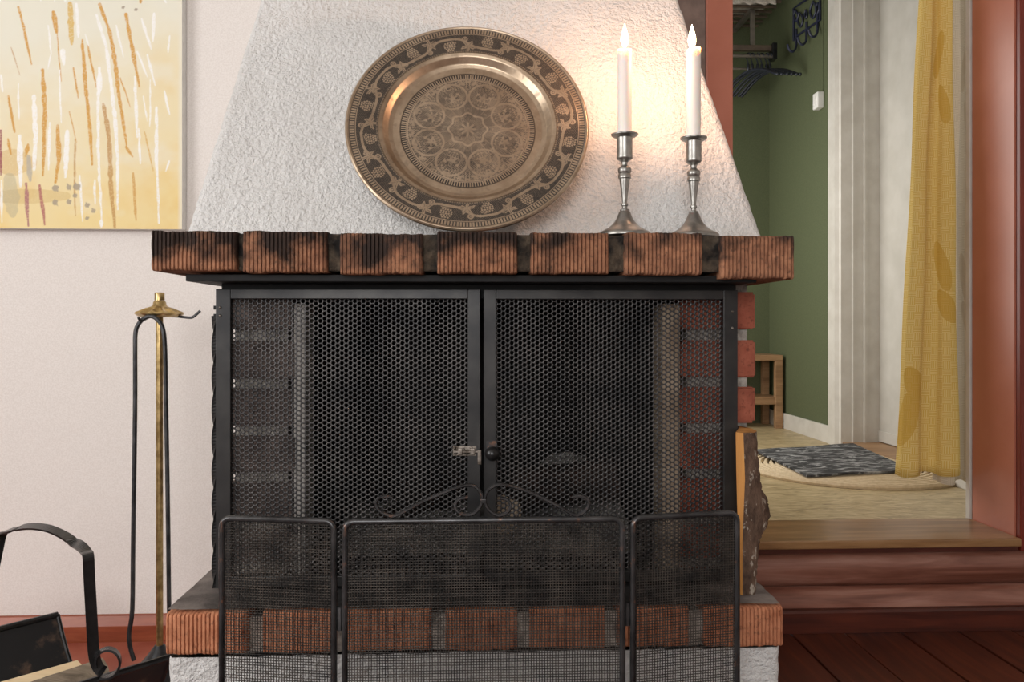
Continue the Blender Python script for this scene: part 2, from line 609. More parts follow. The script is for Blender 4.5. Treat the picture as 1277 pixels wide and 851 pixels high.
# ------------------------------------------------------------------ room shell
YW = 2.08                 # front of the rear wall
YH = 2.27                 # hall side of that wall
ZH = 0.225                # hall floor level
XL = at(912, 400, YW).x   # left side of the opening to the hall
XR = at(1266, 400, YW).x  # right side
ROOM_L, ROOM_R, ROOM_B, CEIL = -2.6, 2.3, -2.5, 2.45

fl = struct(MB().box(ROOM_L, ROOM_R, ROOM_B, YW, -0.12, -0.022).build('floor', MAT['floor_gap']))
x = ROOM_L + 0.002
k = 0
while x < ROOM_R - 0.02:
    wd = (0.148, 0.154, 0.142)[k % 3]
    x1 = min(x + wd, ROOM_R)
    joint = -0.4 + (0.61 * k) % 1.7 if k % 2 else None
    dz = 0.0015 * ((k * 7) % 3 - 1)
    for (y0, y1) in ([(ROOM_B, YW)] if joint is None else [(ROOM_B, joint), (joint + 0.003, YW)]):
        MB().box(x + 0.0025, x1 - 0.0025, y0, y1, -0.024, -0.0015 + dz * 0.6, 0.002).build('floorboard', MAT['floor_board'], fl)
    x = x1
    k += 1

wb = MB()
wb.box(ROOM_L, XL - 0.075, YW, YH, 0, CEIL)
wb.box(XR + 0.10, ROOM_R, YW, YH, 0, CEIL)
wb.box(XL - 0.075, XR + 0.10, YW + 0.005, YH, 2.2, CEIL)
wall_back = struct(wb.build('wall_back', MAT['wallpaper']))
struct(MB().box(ROOM_L - 0.12, ROOM_L, ROOM_B, YW, 0, 0.8).box(ROOM_L - 0.12, ROOM_L, ROOM_B, YW, 2.15, CEIL).box(ROOM_L - 0.12, ROOM_L, ROOM_B, -0.95, 0.8, 2.15).box(ROOM_L - 0.12, ROOM_L, 0.65, YW, 0.8, 2.15).build('wall_left', MAT['wallpaper']))
struct(MB().box(ROOM_R, ROOM_R + 0.12, ROOM_B, YW, 0, CEIL).build('wall_right', MAT['wallpaper']))
struct(MB().box(ROOM_L, ROOM_R, ROOM_B - 0.12, ROOM_B, 0, 0.8).box(ROOM_L, ROOM_R, ROOM_B - 0.12, ROOM_B, 2.3, CEIL).box(ROOM_L, -1.65, ROOM_B - 0.12, ROOM_B, 0.8, 2.3).box(0.15, ROOM_R, ROOM_B - 0.12, ROOM_B, 0.8, 2.3).build('wall_front', MAT['wallpaper']))
struct(MB().box(ROOM_L, ROOM_R, ROOM_B, YH, CEIL, CEIL + 0.1).build('ceiling', MAT['ceiling']))


def extrude_x(prof, x0, x1):
    """prism along x from a (y,z) outline"""
    m = MB()
    n = len(prof)
    vs = [(x0, y, z) for y, z in prof] + [(x1, y, z) for y, z in prof]
    fs = [(i, (i + 1) % n, n + (i + 1) % n, n + i) for i in range(n)]
    fs += [tuple(range(n - 1, -1, -1)), tuple(range(n, 2 * n))]
    return m.add(vs, fs)


# skirting board with a moulded top on the left stretch of the wall
struct(extrude_x([(YW, 0), (YW - 0.020, 0), (YW - 0.020, 0.040), (YW - 0.016, 0.048), (YW - 0.012, 0.056), (YW - 0.009, 0.062), (YW, 0.064)], ROOM_L, -0.55).build('baseboard_back', MAT['skirting']))

# sill of logs under the opening, plinth board, threshold
XS = 0.55


def log_face(z0, z1, yb, bulge, name):
    prof = [(YH - 0.02, z0), (YH - 0.02, z1)]
    for i in range(9):
        a = -1 + 2 * i / 8
        prof.append((yb - bulge * math.sqrt(max(0, 1 - a * a * 0.96)), (z0 + z1) / 2 - a * (z1 - z0) / 2))
    prof = prof[:2] + prof[2:]
    o = extrude_x(prof, XL + 0.001, ROOM_R - 0.001).build(name, MAT['sill_log'], wall_back, True)
    return o


log_face(0.105, 0.198, YW + 0.020, 0.030, 'log')
log_face(0.012, 0.104, YW + 0.012, 0.034, 'log')
struct(extrude_x([(YW + 0.0, 0.0), (YW - 0.042, 0.0), (YW - 0.042, 0.052), (YW - 0.037, 0.058), (YW, 0.060)], XL + 0.001, ROOM_R - 0.001).build('baseboard_sill', MAT['sill_base']))
th = struct(MB().box(XL + 0.001, XR - 0.001, YW - 0.028, YH + 0.01, 0.214, 0.236, 0.004).build('trim_threshold', MAT['threshold']))
struct(MB().box(XL + 0.001, XR + 0.001, YW - 0.012, YW + 0.03, 0.199, 0.2135).build('trim_threshold_moulding', MAT['sill_base']))

# jambs and right casing of the opening, added shade strip at left
jr = MB().box(XR, XR + 0.10, YW + 0.004, YH - 0.004, 0.199, 2.2)
struct(jr.build('trim_jamb_right', MAT['red_paint']))
struct(MB().box(XR + 0.004, XR + 0.12, YW - 0.016, YW + 0.004, 0.199, 2.28, 0.003).build('trim_casing_right', MAT['dark_red']))
xa, xb = at(879, 100, YW).x, XL
struct(MB().box(xa, xb, YW - 0.014, YH, 0.0, 2.2, 0.003).build('trim_jamb_left', MAT['red_paint']))
struct(MB().box(at(838, 100, YW).x, xa - 0.001, YW - 0.008, YW + 0.06, 0.0, 2.3).build('wall_shade_strip', MAT['wall_shade']))  # added strip, its colour stands for the shaded wall beside the jamb
# white batten on the hall side of the right jamb
struct(MB().box(XR - 0.006, XR + 0.09, YH, YH + 0.018, ZH, 2.25, 0.002).build('trim_batten', MAT['white_paint']))

# ------------------------------------------------------------------ hall
HX = at(965, 528, 4.55).x           # right hall wall
HFAR = 4.62
HCEIL = 2.78
DY0, DY1 = 2.90, at(1029, 550, 1).y * 0 + 3.78  # door recess between these depths
struct(MB().box(0.3, HX + 0.6, YH, HFAR + 0.1, ZH - 0.1, ZH).build('floor_hall', MAT['lino']))
struct(MB().box(0.3, HX + 0.6, YH, HFAR, HCEIL, HCEIL + 0.1).build('ceiling_hall', MAT['ceiling']))
struct(MB().box(0.3, HX + 0.2, HFAR, HFAR + 0.1, ZH, HCEIL).build('wall_hall_far', MAT['green_wall']))
struct(MB().box(0.2, 0.3, YH, 3.0, ZH, HCEIL).box(0.2, 0.3, 4.3, HFAR, ZH, HCEIL).box(0.2, 0.3, 3.0, 4.3, ZH, 0.6).box(0.2, 0.3, 3.0, 4.3, 2.1, HCEIL).build('wall_hall_left', MAT['white_paint']))
struct(MB().box(HX, HX + 0.3, DY1, HFAR, ZH, HCEIL).box(HX, HX + 0.3, DY0, DY1, ZH + 2.40, HCEIL).build('wall_hall_right', MAT['green_wall']))
struct(MB().box(HX, HX + 0.3, YH + 0.02, DY0, ZH, HCEIL).build('wall_hall_near', MAT['white_paint']))
struct(MB().box(HX - 0.014, HX, DY1 + 0.003, HFAR, ZH, ZH + 0.085, 0.003).build('baseboard_hall_right', MAT['white_paint']))
struct(MB().box(HX - 0.014, HX, YH + 0.03, DY0 - 0.005, ZH, ZH + 0.085, 0.003).build('baseboard_hall_near', MAT['white_paint']))
# deep moulded reveal on the far side of the door recess
RX = HX + 0.19
rev = []
steps = [(-0.016, 0.0), (-0.016, 0.05), (0.0, 0.062), (0.004, 0.075), (0.055, 0.075), (0.058, 0.083), (0.064, 0.083), (0.067, 0.075), (0.110, 0.075), (0.113, 0.085), (0.12, 0.085), (0.123, 0.075), (0.19, 0.075)]
m = MB()
pr = [(HX + a, DY1 - 0.075 - 0.0 + (0.075 - b)) for a, b in steps] + [(RX, DY1 + 0.02), (HX - 0.016, DY1 + 0.02)]
n = len(pr)
m.add([(a, b, ZH) for a, b in pr] + [(a, b, ZH + 2.42) for a, b in pr], [(i, (i + 1) % n, n + (i + 1) % n, n + i) for i in range(n)] + [tuple(range(n)), tuple(range(2 * n - 1, n - 1, -1))])
struct(m.build('trim_door_reveal', MAT['white_paint']))
# the door itself and its wooden sill
dr = struct(MB().box(RX, RX + 0.045, DY0 - 0.1, DY1 - 0.002, ZH + 0.022, ZH + 2.41, 0.002).build('door_1', MAT['door_paint']))
MB().box(RX - 0.006, RX, DY0, DY1 - 0.003, ZH + 0.024, ZH + 0.075, 0.002).build('kick_board', MAT['door_paint'], dr)
struct(MB().box(HX + 0.01, RX + 0.05, DY0, DY1 - 0.076, ZH, ZH + 0.02, 0.003).build('trim_door_sill', MAT['bench_wood']))

# ------------------------------------------------------------------ fireplace
YM = 1.16                                # front of mantel and hearth
ZM0, ZM1 = at(590, 341, YM).z, at(590, 289, YM).z
ZT0, ZT1 = at(590, 816, YM).z, at(590, 763, YM).z     # hearth brick course
fp = thing('fireplace', 'open fireplace with white rough plaster hood, grooved brick mantel and perforated black doors', 'fireplace', (at(590, 400, YM).x, 1.5, 0))


def grooved_brick(wd, ht, dep, seed, chip=None):
    """front face at y=0 with vertical grooves; origin at lower left front corner"""
    r = np.random.default_rng(seed)
    nr = int(round(wd / 0.0058))
    xs = np.linspace(0, wd, nr * 5 + 1)
    zs = np.concatenate([[0, 0.0015, 0.004], np.linspace(0.009, ht - 0.009, 8), [ht - 0.004, ht - 0.0015, ht]])
    X, Z = np.meshgrid(xs, zs)
    ph = (X / wd * nr) % 1.0
    g = np.clip((np.cos(2 * PI * ph) - 0.35) / 0.65, 0, 1)          # narrow groove at each ridge border
    y = 0.0030 * g * (0.75 + 0.5 * vnoise(np.floor(X / wd * nr + 0.5), Z / 0.012, seed))
    ez = np.minimum(Z, ht - Z)
    ex = np.minimum(X, wd - X)
    jag = fbm(X / 0.006, Z / 0.006, seed + 5)
    y += 0.004 * np.clip(1 - ez / 0.004, 0, 1) ** 2 * (0.3 + 1.2 * jag)
    y += 0.006 * np.clip(1 - ex / 0.005, 0, 1) ** 2 * (0.4 + jag)
    y += 0.0012 * (fbm(X / 0.004, Z / 0.004, seed + 9) - 0.5)
    pits = vnoise(X / 0.007, Z / 0.007, seed + 21)
    y += 0.003 * np.clip((pits - 0.86) / 0.14, 0, 1)
    if chip:
        cx, cz, cr, cd = chip
        dd = np.hypot((X - cx), (Z - cz) * 0.9) / cr
        y += cd * np.clip(1 - dd, 0, 1) ** 0.6 * (0.7 + 0.5 * jag)
    X2 = X + np.where(X < wd / 2, 1, -1) * 0.002 * np.clip(1 - ex / 0.004, 0, 1) * fbm(Z / 0.01, Z * 0 + seed, seed + 3)
    Z2 = Z + np.where(Z < ht / 2, 1, -1) * 0.003 * np.clip(1 - ez / 0.004, 0, 1) * (fbm(X / 0.012, X * 0, seed + 4) - 0.3)
    V = np.stack([X2, y, Z2], -1).reshape(-1, 3)
    R, C = X.shape
    F = [grid_faces(R, C)]
    # border back to depth
    loop = [j for j in range(C)] + [i * C + C - 1 for i in range(1, R)] + [(R - 1) * C + j for j in range(C - 2, -1, -1)] + [i * C for i in range(R - 2, 0, -1)]
    B = V[loop].copy()
    B[:, 1] = dep
    nb = len(loop)
    b0 = len(V)
    V = np.vstack([V, B])
    side = np.array([[loop[i], b0 + i, b0 + (i + 1) % nb, loop[(i + 1) % nb]] for i in range(nb)])
    F.append(side)
    F.append(np.array([[b0 + i for i in range(nb)][::1]]))
    return V, F


def place_brick(name, V, F, mat, parent, loc, color=(0.5, 0.5, 0.5, 1)):
    me = bpy.data.meshes.new(name)
    pts = [tuple(p) for p in V]
    fs = [tuple(q) for f in F for q in f.tolist()]
    me.from_pydata(pts, [], fs)
    me.validate()
    me.update()
    o = bpy.data.objects.new(name, me)
    finish(o, parent, mat, True)
    try:
        me.set_sharp_from_angle(angle=math.radians(50))
    except Exception:
        pass
    o.location = Vector(loc) - ORIG[parent]
    o.color = color
    return o


mantel_px = [(187, 295, 288, 338), (300, 408, 288, 340), (422, 528, 291, 342), (544, 646, 289, 341), (661, 761, 290, 341), (779, 878, 290, 343), (899, 992, 294, 348)]
soots = (0.66, 0.68, 0.64, 0.62, 0.54, 0.56, 0.36)
for i, (a, b, c, d) in enumerate(mantel_px):
    p0, p1 = at(a, d, YM), at(b, c, YM)
    V, F = grooved_brick(p1.x - p0.x, p1.z - p0.z, 0.24, 30 + i, chip=(0.050, 0.045, 0.018, 0.006) if i == 0 else None)
    place_brick('mantel_brick', V, F, MAT['brick_mantel'], fp, (p0.x, YM + (0.002 * ((i * 5) % 3 - 1)), p0.z), (soots[i], 0.5, 0.5, 1))
# mortar core of the mantel, recessed behind the brick faces and rough
nx, nz = 230, 14
xs = np.linspace(at(191, 300, YM).x, at(986, 300, YM).x, nx)
zs = np.linspace(ZM0 + 0.004, ZM1 - 0.003, nz)
X, Z = np.meshgrid(xs, zs)
Y = YM + 0.009 + 0.010 * fbm(X / 0.010, Z / 0.010, 77)
V = np.stack([X, Y, Z], -1).reshape(-1, 3)
Bk = V.copy()
Bk[:, 1] = 1.40
top_strip = np.array([[(nz - 1) * nx + j, (nz - 1) * nx + j + 1, nx * nz + (nz - 1) * nx + j + 1, nx * nz + (nz - 1) * nx + j] for j in range(nx - 1)])
bot_strip = np.array([[j + 1, j, nx * nz + j, nx * nz + j + 1] for j in range(nx - 1)])
mesh_np('mantel_mortar', np.vstack([V, Bk]), [grid_faces(nz, nx), top_strip, bot_strip], MAT['mortar_soot'], fp, True)
# rear of the mantel slab, under the hood
MB().box(at(232, 300, YM).x + 0.03, at(950, 300, YM).x, 1.40, YW - 0.002, ZM0 + 0.005, ZM1 - 0.012).build('mantel_slab', MAT['mortar'], fp)

# hood: a rough plastered pyramid leaning back to the wall
HY0 = 1.265
zb = ZM1 - 0.012
lean = math.tan(math.radians(20))
b0, b1 = at(226, 289, HY0).x, at(957, 292, HY0).x
ZTOP, ZCH = 1.379, 1.95
yt = HY0 + (ZTOP - zb) * lean
t0, t1 = at(324, 0, yt).x, at(849, 0, yt).x
sl0, sl1 = (t0 - b0) / (ZTOP - zb), (t1 - b1) / (ZTOP - zb)


def hood_corner(z):
    zc = min(z, ZCH)
    return b0 + sl0 * (zc - zb), b1 + sl1 * (zc - zb), min(HY0 + (zc - zb) * lean, YW - 0.1)


pz = np.concatenate([np.arange(zb, 1.46, 0.0036), np.linspace(1.47, ZCH, 40), np.array([2.1, 2.3, CEIL - 0.001])])
rows = []
for z in pz:
    xl, xr, yf = hood_corner(z)
    nside, nfront, rr = 24, 236, 0.014
    us = np.linspace(0, 1, nside)
    left = np.stack([np.full(nside, xl), YW - 0.001 - us * (YW - yf - rr), np.full(nside, z)], -1)
    ca = np.linspace(0, PI / 2, 6)[1:-1]
    c1 = np.stack([xl + rr - rr * np.cos(ca), yf + rr - rr * np.sin(ca), np.full(4, z)], -1)
    fr = np.stack([np.linspace(xl + rr, xr - rr, nfront), np.full(nfront, yf), np.full(nfront, z)], -1)
    c2 = np.stack([xr - rr + rr * np.sin(ca), yf + rr - rr * np.cos(ca), np.full(4, z)], -1)
    right = left[::-1].copy()
    right[:, 0] = xr
    rows.append(np.vstack([left, c1, fr, c2, right]))
G = np.array(rows)
arc = np.arange(G.shape[1])[None, :] * 0.0034 + np.zeros((G.shape[0], 1))
zz = G[:, :, 2]
disp = 0.0016 * (fbm(arc / 0.0075, zz / 0.0075, 91, 1) - 0.5) + 0.003 * (fbm(arc / 0.05, zz / 0.05, 95, 2) - 0.5)
nrm = np.zeros_like(G)
ns, nf = 24, 236
nrm[:, :ns, 0] = -1
nrm[:, ns:ns + 4, 0] = -0.7
nrm[:, ns:ns + 4, 1] = -0.7
nrm[:, ns + 4:ns + 4 + nf, 1] = -1
nrm[:, ns + 4 + nf:ns + 8 + nf, 0] = 0.7
nrm[:, ns + 4 + nf:ns + 8 + nf, 1] = -0.7
nrm[:, ns + 8 + nf:, 0] = 1
G = G + nrm * disp[:, :, None]
G[:, :, 1] = np.minimum(G[:, :, 1], YW - 0.001)
mesh_np('hood', G.reshape(-1, 3), grid_faces(G.shape[0], G.shape[1]), MAT['plaster'], fp, True)

# steel plate and lintel angle under the mantel
pa, pb = at(233, 350, 1.19), at(942, 352, 1.19)
MB().box(pa.x, pb.x, 1.185, 1.36, at(590, 352, 1.19).z, ZM0 - 0.001, 0.001).build('lintel_plate', MAT['black_steel'], fp)
la, lb = at(272, 360, 1.245), at(922, 360, 1.245)
MB().box(la.x, lb.x, 1.262, 1.30, at(590, 372, 1.25).z, ZM0 - 0.006).build('lintel_angle', MAT['black_steel'], fp)

# hearth: brick edge, top, plaster plinth
hearth_px = [(205, 309), (325, 418), (431, 538), (554, 646), (660, 756), (770, 862), (878, 978)]
for i, (a, b) in enumerate(hearth_px):
    dz = (0, -3, -2, -3, -1, 1, 2)[i]
    p0, p1 = at(a, 818 - i * 1.6, YM), at(b, 765 - i * 1.3, YM)
    V, F = grooved_brick(p1.x - p0.x, p1.z - p0.z, 0.22, 60 + i)
    place_brick('hearth_brick', V, F, MAT['brick_hearth'], fp, (p0.x, YM + 0.002 * ((i * 4) % 3 - 1), p0.z))
hx0, hx1 = at(207, 790, YM).x, at(975, 790, YM).x
xs = np.linspace(hx0, hx1, 160)
ys = np.concatenate([np.linspace(YM + 0.006, 1.42, 34), np.linspace(1.45, YW - 0.005, 12)])
X, Yg = np.meshgrid(xs, ys)
zL_, zR_ = at(205, 765, YM).z, at(978, 757, YM).z
Zg = zL_ + (zR_ - zL_) * (X - hx0) / (hx1 - hx0) + 0.0022 + 0.003 * (fbm(X / 0.02, Yg / 0.02, 5) - 0.2)
V = np.stack([X, Yg, Zg], -1).reshape(-1, 3)
mesh_np('hearth_top', V, grid_faces(*X.shape), MAT['hearth_top'], fp, True)
nz = 12
xs2 = np.linspace(hx0 + 0.003, hx1 - 0.003, 160)
zs = np.linspace(ZT0 + 0.002, ZT1 - 0.008, nz)
X, Z = np.meshgrid(xs2, zs)
Y = YM + 0.010 + 0.007 * fbm(X / 0.01, Z / 0.01, 177)
Vf = np.stack([X, Y, Z], -1).reshape(-1, 3)
mesh_np('hearth_mortar', Vf, grid_faces(nz, 160), MAT['mortar'], fp, True)
MB().box(hx0 + 0.004, hx1 - 0.004, YM + 0.03, YW - 0.003, ZT0 - 0.004, ZT1 - 0.012).build('hearth_core', MAT['mortar'], fp)
# plinth as a rough plastered drum of three faces
p0x, p1x = at(209, 820, YM + 0.008).x, at(973, 820, YM + 0.008).x
zs = np.linspace(0.0, ZT0 - 0.001, 90)
pts = []
for z in zs:
    a = np.stack([np.full(40, p0x), np.linspace(YW - 0.002, YM + 0.016, 40), np.full(40, z)], -1)
    b = np.stack([np.linspace(p0x + 0.006, p1x - 0.006, 200), np.full(200, YM + 0.008), np.full(200, z)], -1)
    c = np.stack([np.full(40, p1x), np.linspace(YM + 0.016, YW - 0.002, 40), np.full(40, z)], -1)
    pts.append(np.vstack([a, b, c]))
G = np.array(pts)
aa = np.arange(280)[None, :] * 0.0045 + np.zeros((90, 1))
dd = 0.005 * (fbm(aa / 0.012, G[:, :, 2] / 0.012, 44, 2) - 0.5)
G[:, :40, 0] -= dd[:, :40]
G[:, 40:240, 1] -= dd[:, 40:240]
G[:, 240:, 0] += dd[:, 240:]
mesh_np('plinth', G.reshape(-1, 3), grid_faces(90, 280), MAT['plaster'], fp, True)

# piers: one brick header per course at the front, mortar between, sides behind
YP = 1.288
PZ0 = ZT1 - 0.004
course = [(365, 411), (425, 471), (483, 528), (541, 585), (598, 642), (654, 697), (710, 742)]


def rough_brick(x0, x1, y0, y1, z0, z1, seed, mat, parent):
    import bmesh
    bm = bmesh.new()
    bmesh.ops.create_cube(bm, size=1.0)
    for v_ in bm.verts:
        v_.co = Vector(((x0 + x1) / 2 + v_.co.x * (x1 - x0), (y0 + y1) / 2 + v_.co.y * (y1 - y0), (z0 + z1) / 2 + v_.co.z * (z1 - z0)))
    bmesh.ops.bevel(bm, geom=bm.edges[:], offset=0.003, segments=2, affect='EDGES')
    rr = random.Random(seed)
    c = Vector(((x0 + x1) / 2, (y0 + y1) / 2, (z0 + z1) / 2))
    for v_ in bm.verts:
        v_.co += Vector([rr.uniform(-0.001, 0.001) for _ in range(3)])
        v_.co -= c
    me = bpy.data.meshes.new('brick')
    bm.to_mesh(me)
    bm.free()
    o = bpy.data.objects.new('brick', me)
    finish(o, parent, mat, False)
    o.location = c - ORIG[parent]
    o.color = (0.5, 0.5, 0.5, 1)
    return o


pl = (at(283, 500, YP).x, at(366, 500, YP).x)
prr = (at(849, 500, YP).x, at(943, 500, YP).x)
for (xa_, xb_), bm_ in ((pl, MAT['brick_sooty']), (prr, MAT['brick_red'])):
    for ci, (ya, yb_) in enumerate(course):
        rough_brick(xa_ + 0.001 * (ci % 2), xb_ - 0.0015 * ((ci + 1) % 2), YP + 0.001 * (ci % 3), YP + 0.11, at(900, yb_, YP).z, at(900, ya, YP).z, ci, bm_, fp)
        if True:
            rough_brick(xa_ + 0.0015, xb_ - 0.001, YP + 0.123, YP + 0.36, at(900, yb_, YP).z, at(900, ya, YP).z, ci + 20, bm_, fp)
            rough_brick(xa_, xb_ - 0.002, YP + 0.373, YW - 0.01, at(900, yb_, YP).z, at(900, ya, YP).z, ci + 40, bm_, fp)
    MB().box(xa_ + 0.012, xb_ - 0.012, YP + 0.010, YW - 0.004, PZ0, ZM0 - 0.003).build('pier_mortar', MAT['mortar'], fp)
# firebrick lining edges and sooty chamber
fl0, fl1 = at(379, 500, YP).x, at(827, 500, YP).x
MB().box(pl[1] - 0.001, fl0, YP + 0.006, YP + 0.08, PZ0, ZM0 - 0.04, 0.003).build('lining_edge', MAT['lining_white'], fp)
MB().box(fl1, prr[0] + 0.001, YP + 0.006, YP + 0.08, PZ0, ZM0 - 0.04, 0.003).build('lining_edge', MAT['lining'], fp)
ch = MB()
ch.box(pl[1], fl0 - 0.002, YP + 0.08, 1.86, PZ0, ZM0 - 0.003)
ch.box(fl1 + 0.002, prr[0], YP + 0.08, 1.86, PZ0, ZM0 - 0.003)
ch.box(pl[1], prr[0], 1.86, 1.90, PZ0, ZM0 - 0.003)
ch.box(pl[1], prr[0], YP + 0.04, 1.86, ZM0 - 0.04, ZM0 - 0.004)
ch.box(fl0 - 0.002, fl1 + 0.002, YP + 0.03, 1.86, PZ0, ZT1 + 0.006)
ch.build('firebox', MAT['soot'], fp)

# perforated doors
PITCH, HOLE = 0.0077, 0.00285


def perforated(wd, ht):
    cs, rs = PITCH * math.sqrt(3) / 2, PITCH
    nc, nr = int(wd / cs) + 2, int(ht / rs) + 2
    ci, ri = np.meshgrid(np.arange(nc), np.arange(nr), indexing='ij')
    cx = (ci * cs).ravel()
    cz = (ri * rs + (ci % 2) * rs / 2).ravel()
    a = np.arange(12) * PI / 6
    br = np.where(np.arange(12) % 2 == 0, PITCH / math.sqrt(3), PITCH / 2)
    bx, bz = br * np.cos(a), br * np.sin(a)
    hxx, hz = HOLE * np.cos(a), HOLE * np.sin(a)
    N = len(cx)

    def ring(rx, rz, y):
        return np.stack([cx[:, None] + rx[None], np.full((N, 12), y), cz[:, None] + rz[None]], -1)
    V = np.stack([ring(bx, bz, 0.0), ring(hxx, hz, 0.0), ring(hxx, hz, 0.0018)], 1)   # N,3,12,3
    V[..., 0] = np.clip(V[..., 0], 0, wd)
    V[..., 2] = np.clip(V[..., 2], 0, ht)
    base = (np.arange(N) * 36)[:, None]
    k = np.arange(12)[None]
    k2 = (k + 1) % 12
    f1 = np.stack([base + k, base + k2, base + 12 + k2, base + 12 + k], -1).reshape(-1, 4)
    f2 = np.stack([base + 12 + k, base + 12 + k2, base + 24 + k2, base + 24 + k], -1).reshape(-1, 4)
    return V.reshape(-1, 3), np.vstack([f1, f2])


YD = 1.250
DZ0, DZ1 = ZT1 + 0.012, at(430, 361, YD).z
DW = at(599, 500, YD).x - at(270, 500, YD).x
PV, PF = perforated(DW - 0.022, DZ1 - DZ0 - 0.016)
panel_mesh = None


def make_door(x0, width, hinge_left, ajar):
    """built around the hinge edge so that the door can stand slightly ajar"""
    global panel_mesh
    st = 0.0225
    so = 0.0195
    h = DZ1 - DZ0
    bars = MB()
    xl, xr = (0, width)
    sl_, sr_ = (st, so) if hinge_left else (so, st)
    bars.box(xl, xl + sl_, -0.004, 0.012, 0, h, 0.001)
    bars.box(xr - sr_, xr, -0.004, 0.012, 0, h, 0.001)
    bars.box(xl + sl_, xr - sr_, -0.0035, 0.011, h - 0.015, h, 0.001)
    bars.box(xl + sl_, xr - sr_, -0.0035, 0.011, 0, 0.016, 0.001)
    if not hinge_left:
        bars.v = [(p[0] - width, p[1], p[2]) for p in bars.v]
    me = bpy.data.meshes.new('door')
    me.from_pydata(bars.v, [], bars.f)
    me.update()
    o = bpy.data.objects.new('door', me)
    finish(o, fp, MAT['door_steel'], False)
    o.location = Vector((x0 if hinge_left else x0 + width, YD, DZ0)) - ORIG[fp]
    o.rotation_euler = (0, 0, ajar)
    off = 0 if hinge_left else -width
    if panel_mesh is None:
        p = mesh_np('perforated_panel', PV, PF, MAT['perforated'])
        COL.objects.unlink(p)
        panel_mesh = p.data
        bpy.data.objects.remove(p)
    p = bpy.data.objects.new('perforated_panel', panel_mesh)
    COL.objects.link(p)
    p.parent = o
    p.location = (off + 0.011, 0.004, 0.008)

    def sub(name, mb, mat, smooth=False):
        me2 = bpy.data.meshes.new(name)
        me2.from_pydata(mb.v, [], mb.f)
        me2.materials.append(mat)
        if smooth:
            me2.polygons.foreach_set('use_smooth', [True] * len(me2.polygons))
        me2.update()
        q = bpy.data.objects.new(name, me2)
        COL.objects.link(q)
        q.parent = o
        return q
    return o, sub


xd0 = at(270, 500, YD).x
xd1 = at(603, 500, YD).x
d1, sub1 = make_door(xd0, DW, True, -math.radians(1.2))
d2, sub2 = make_door(xd1, at(919, 500, YD).x - xd1, False, math.radians(0.2))
# hinge rivets
for zz_ in (0.0285, 0.041):
    sub1('rivet', MB().sphere((0.007, -0.0045, DZ1 - DZ0 - zz_), 0.0022, 8, 6), MAT['bolt_metal'], True)
    sub1('hinge_pin', MB().box(-0.0035, 0.0, -0.003, 0.004, DZ1 - DZ0 - zz_ - 0.003, DZ1 - DZ0 - zz_ + 0.003), MAT['black_steel'])
for zz_ in (0.034, 0.060):
    sub2('rivet', MB().sphere((-0.009, -0.0045, DZ1 - DZ0 - zz_), 0.0022, 8, 6), MAT['bolt_metal'], True)
# slide bolt on the left door, ball knob on the right one
zl = at(590, 562, YD).z - DZ0
xk = DW - 0.04
bolt = MB().tube([(xk, -0.009, zl + 0.001), (xk + 0.041, -0.009, zl + 0.001)], 0.0028, 8)
bolt.box(xk + 0.006, xk + 0.013, -0.0125, -0.003, zl - 0.004, zl + 0.006, 0.001).box(xk + 0.025, xk + 0.032, -0.0125, -0.003, zl - 0.004, zl + 0.006, 0.001)
bolt.box(xk - 0.002, xk + 0.034, -0.0055, -0.0035, zl - 0.006, zl + 0.009)
sub1('slide_bolt', bolt, MAT['bolt_metal'])
for a_, b_ in ((-0.001, 0.006), (0.012, 0.0045), (0.018, -0.002), (0.004, -0.004), (0.024, 0.0065)):
    sub1('screw', MB().sphere((xk + a_ + 0.002, -0.0075, zl + b_), 0.0023, 8, 6), MAT['bolt_metal'], True)
sub1('bolt_handle', MB().box(xk + 0.036, xk + 0.042, -0.012, -0.008, zl - 0.019, zl + 0.003, 0.001), MAT['bolt_metal'])
w2 = at(919, 500, YD).x - xd1
kx, kz = at(614, 565, YD - 0.02).x - (xd1 + w2), at(614, 566, YD - 0.02).z - DZ0
sub2('ball_knob', MB().sphere((kx, -0.020, kz), 0.0112, 20, 14).tube([(kx, 0, kz), (kx, -0.016, kz)], 0.005, 10), MAT['basket_black'], True)
sub2('knob_plate', MB().box(kx - 0.009, kx + 0.007, -0.006, -0.003, kz + 0.006, kz + 0.018), MAT['iron'])
# twisted square bar at the hinge side of the left door
tx = at(270.5, 500, YD + 0.012)
npt = 80
pts = [(tx.x, YD + 0.014, DZ0 - 0.006 + (DZ1 - DZ0 - 0.035) * i / (npt - 1)) for i in range(npt)]
MB().tube(pts, 0.0085, 4, twist=2 * PI * 2.2 / npt, up=(1, 0, 0)).build('twisted_bar', MAT['black_steel'], fp)

# ------------------------------------------------------------------ firewood and ash in the firebox
GF = 'firewood in the firebox'


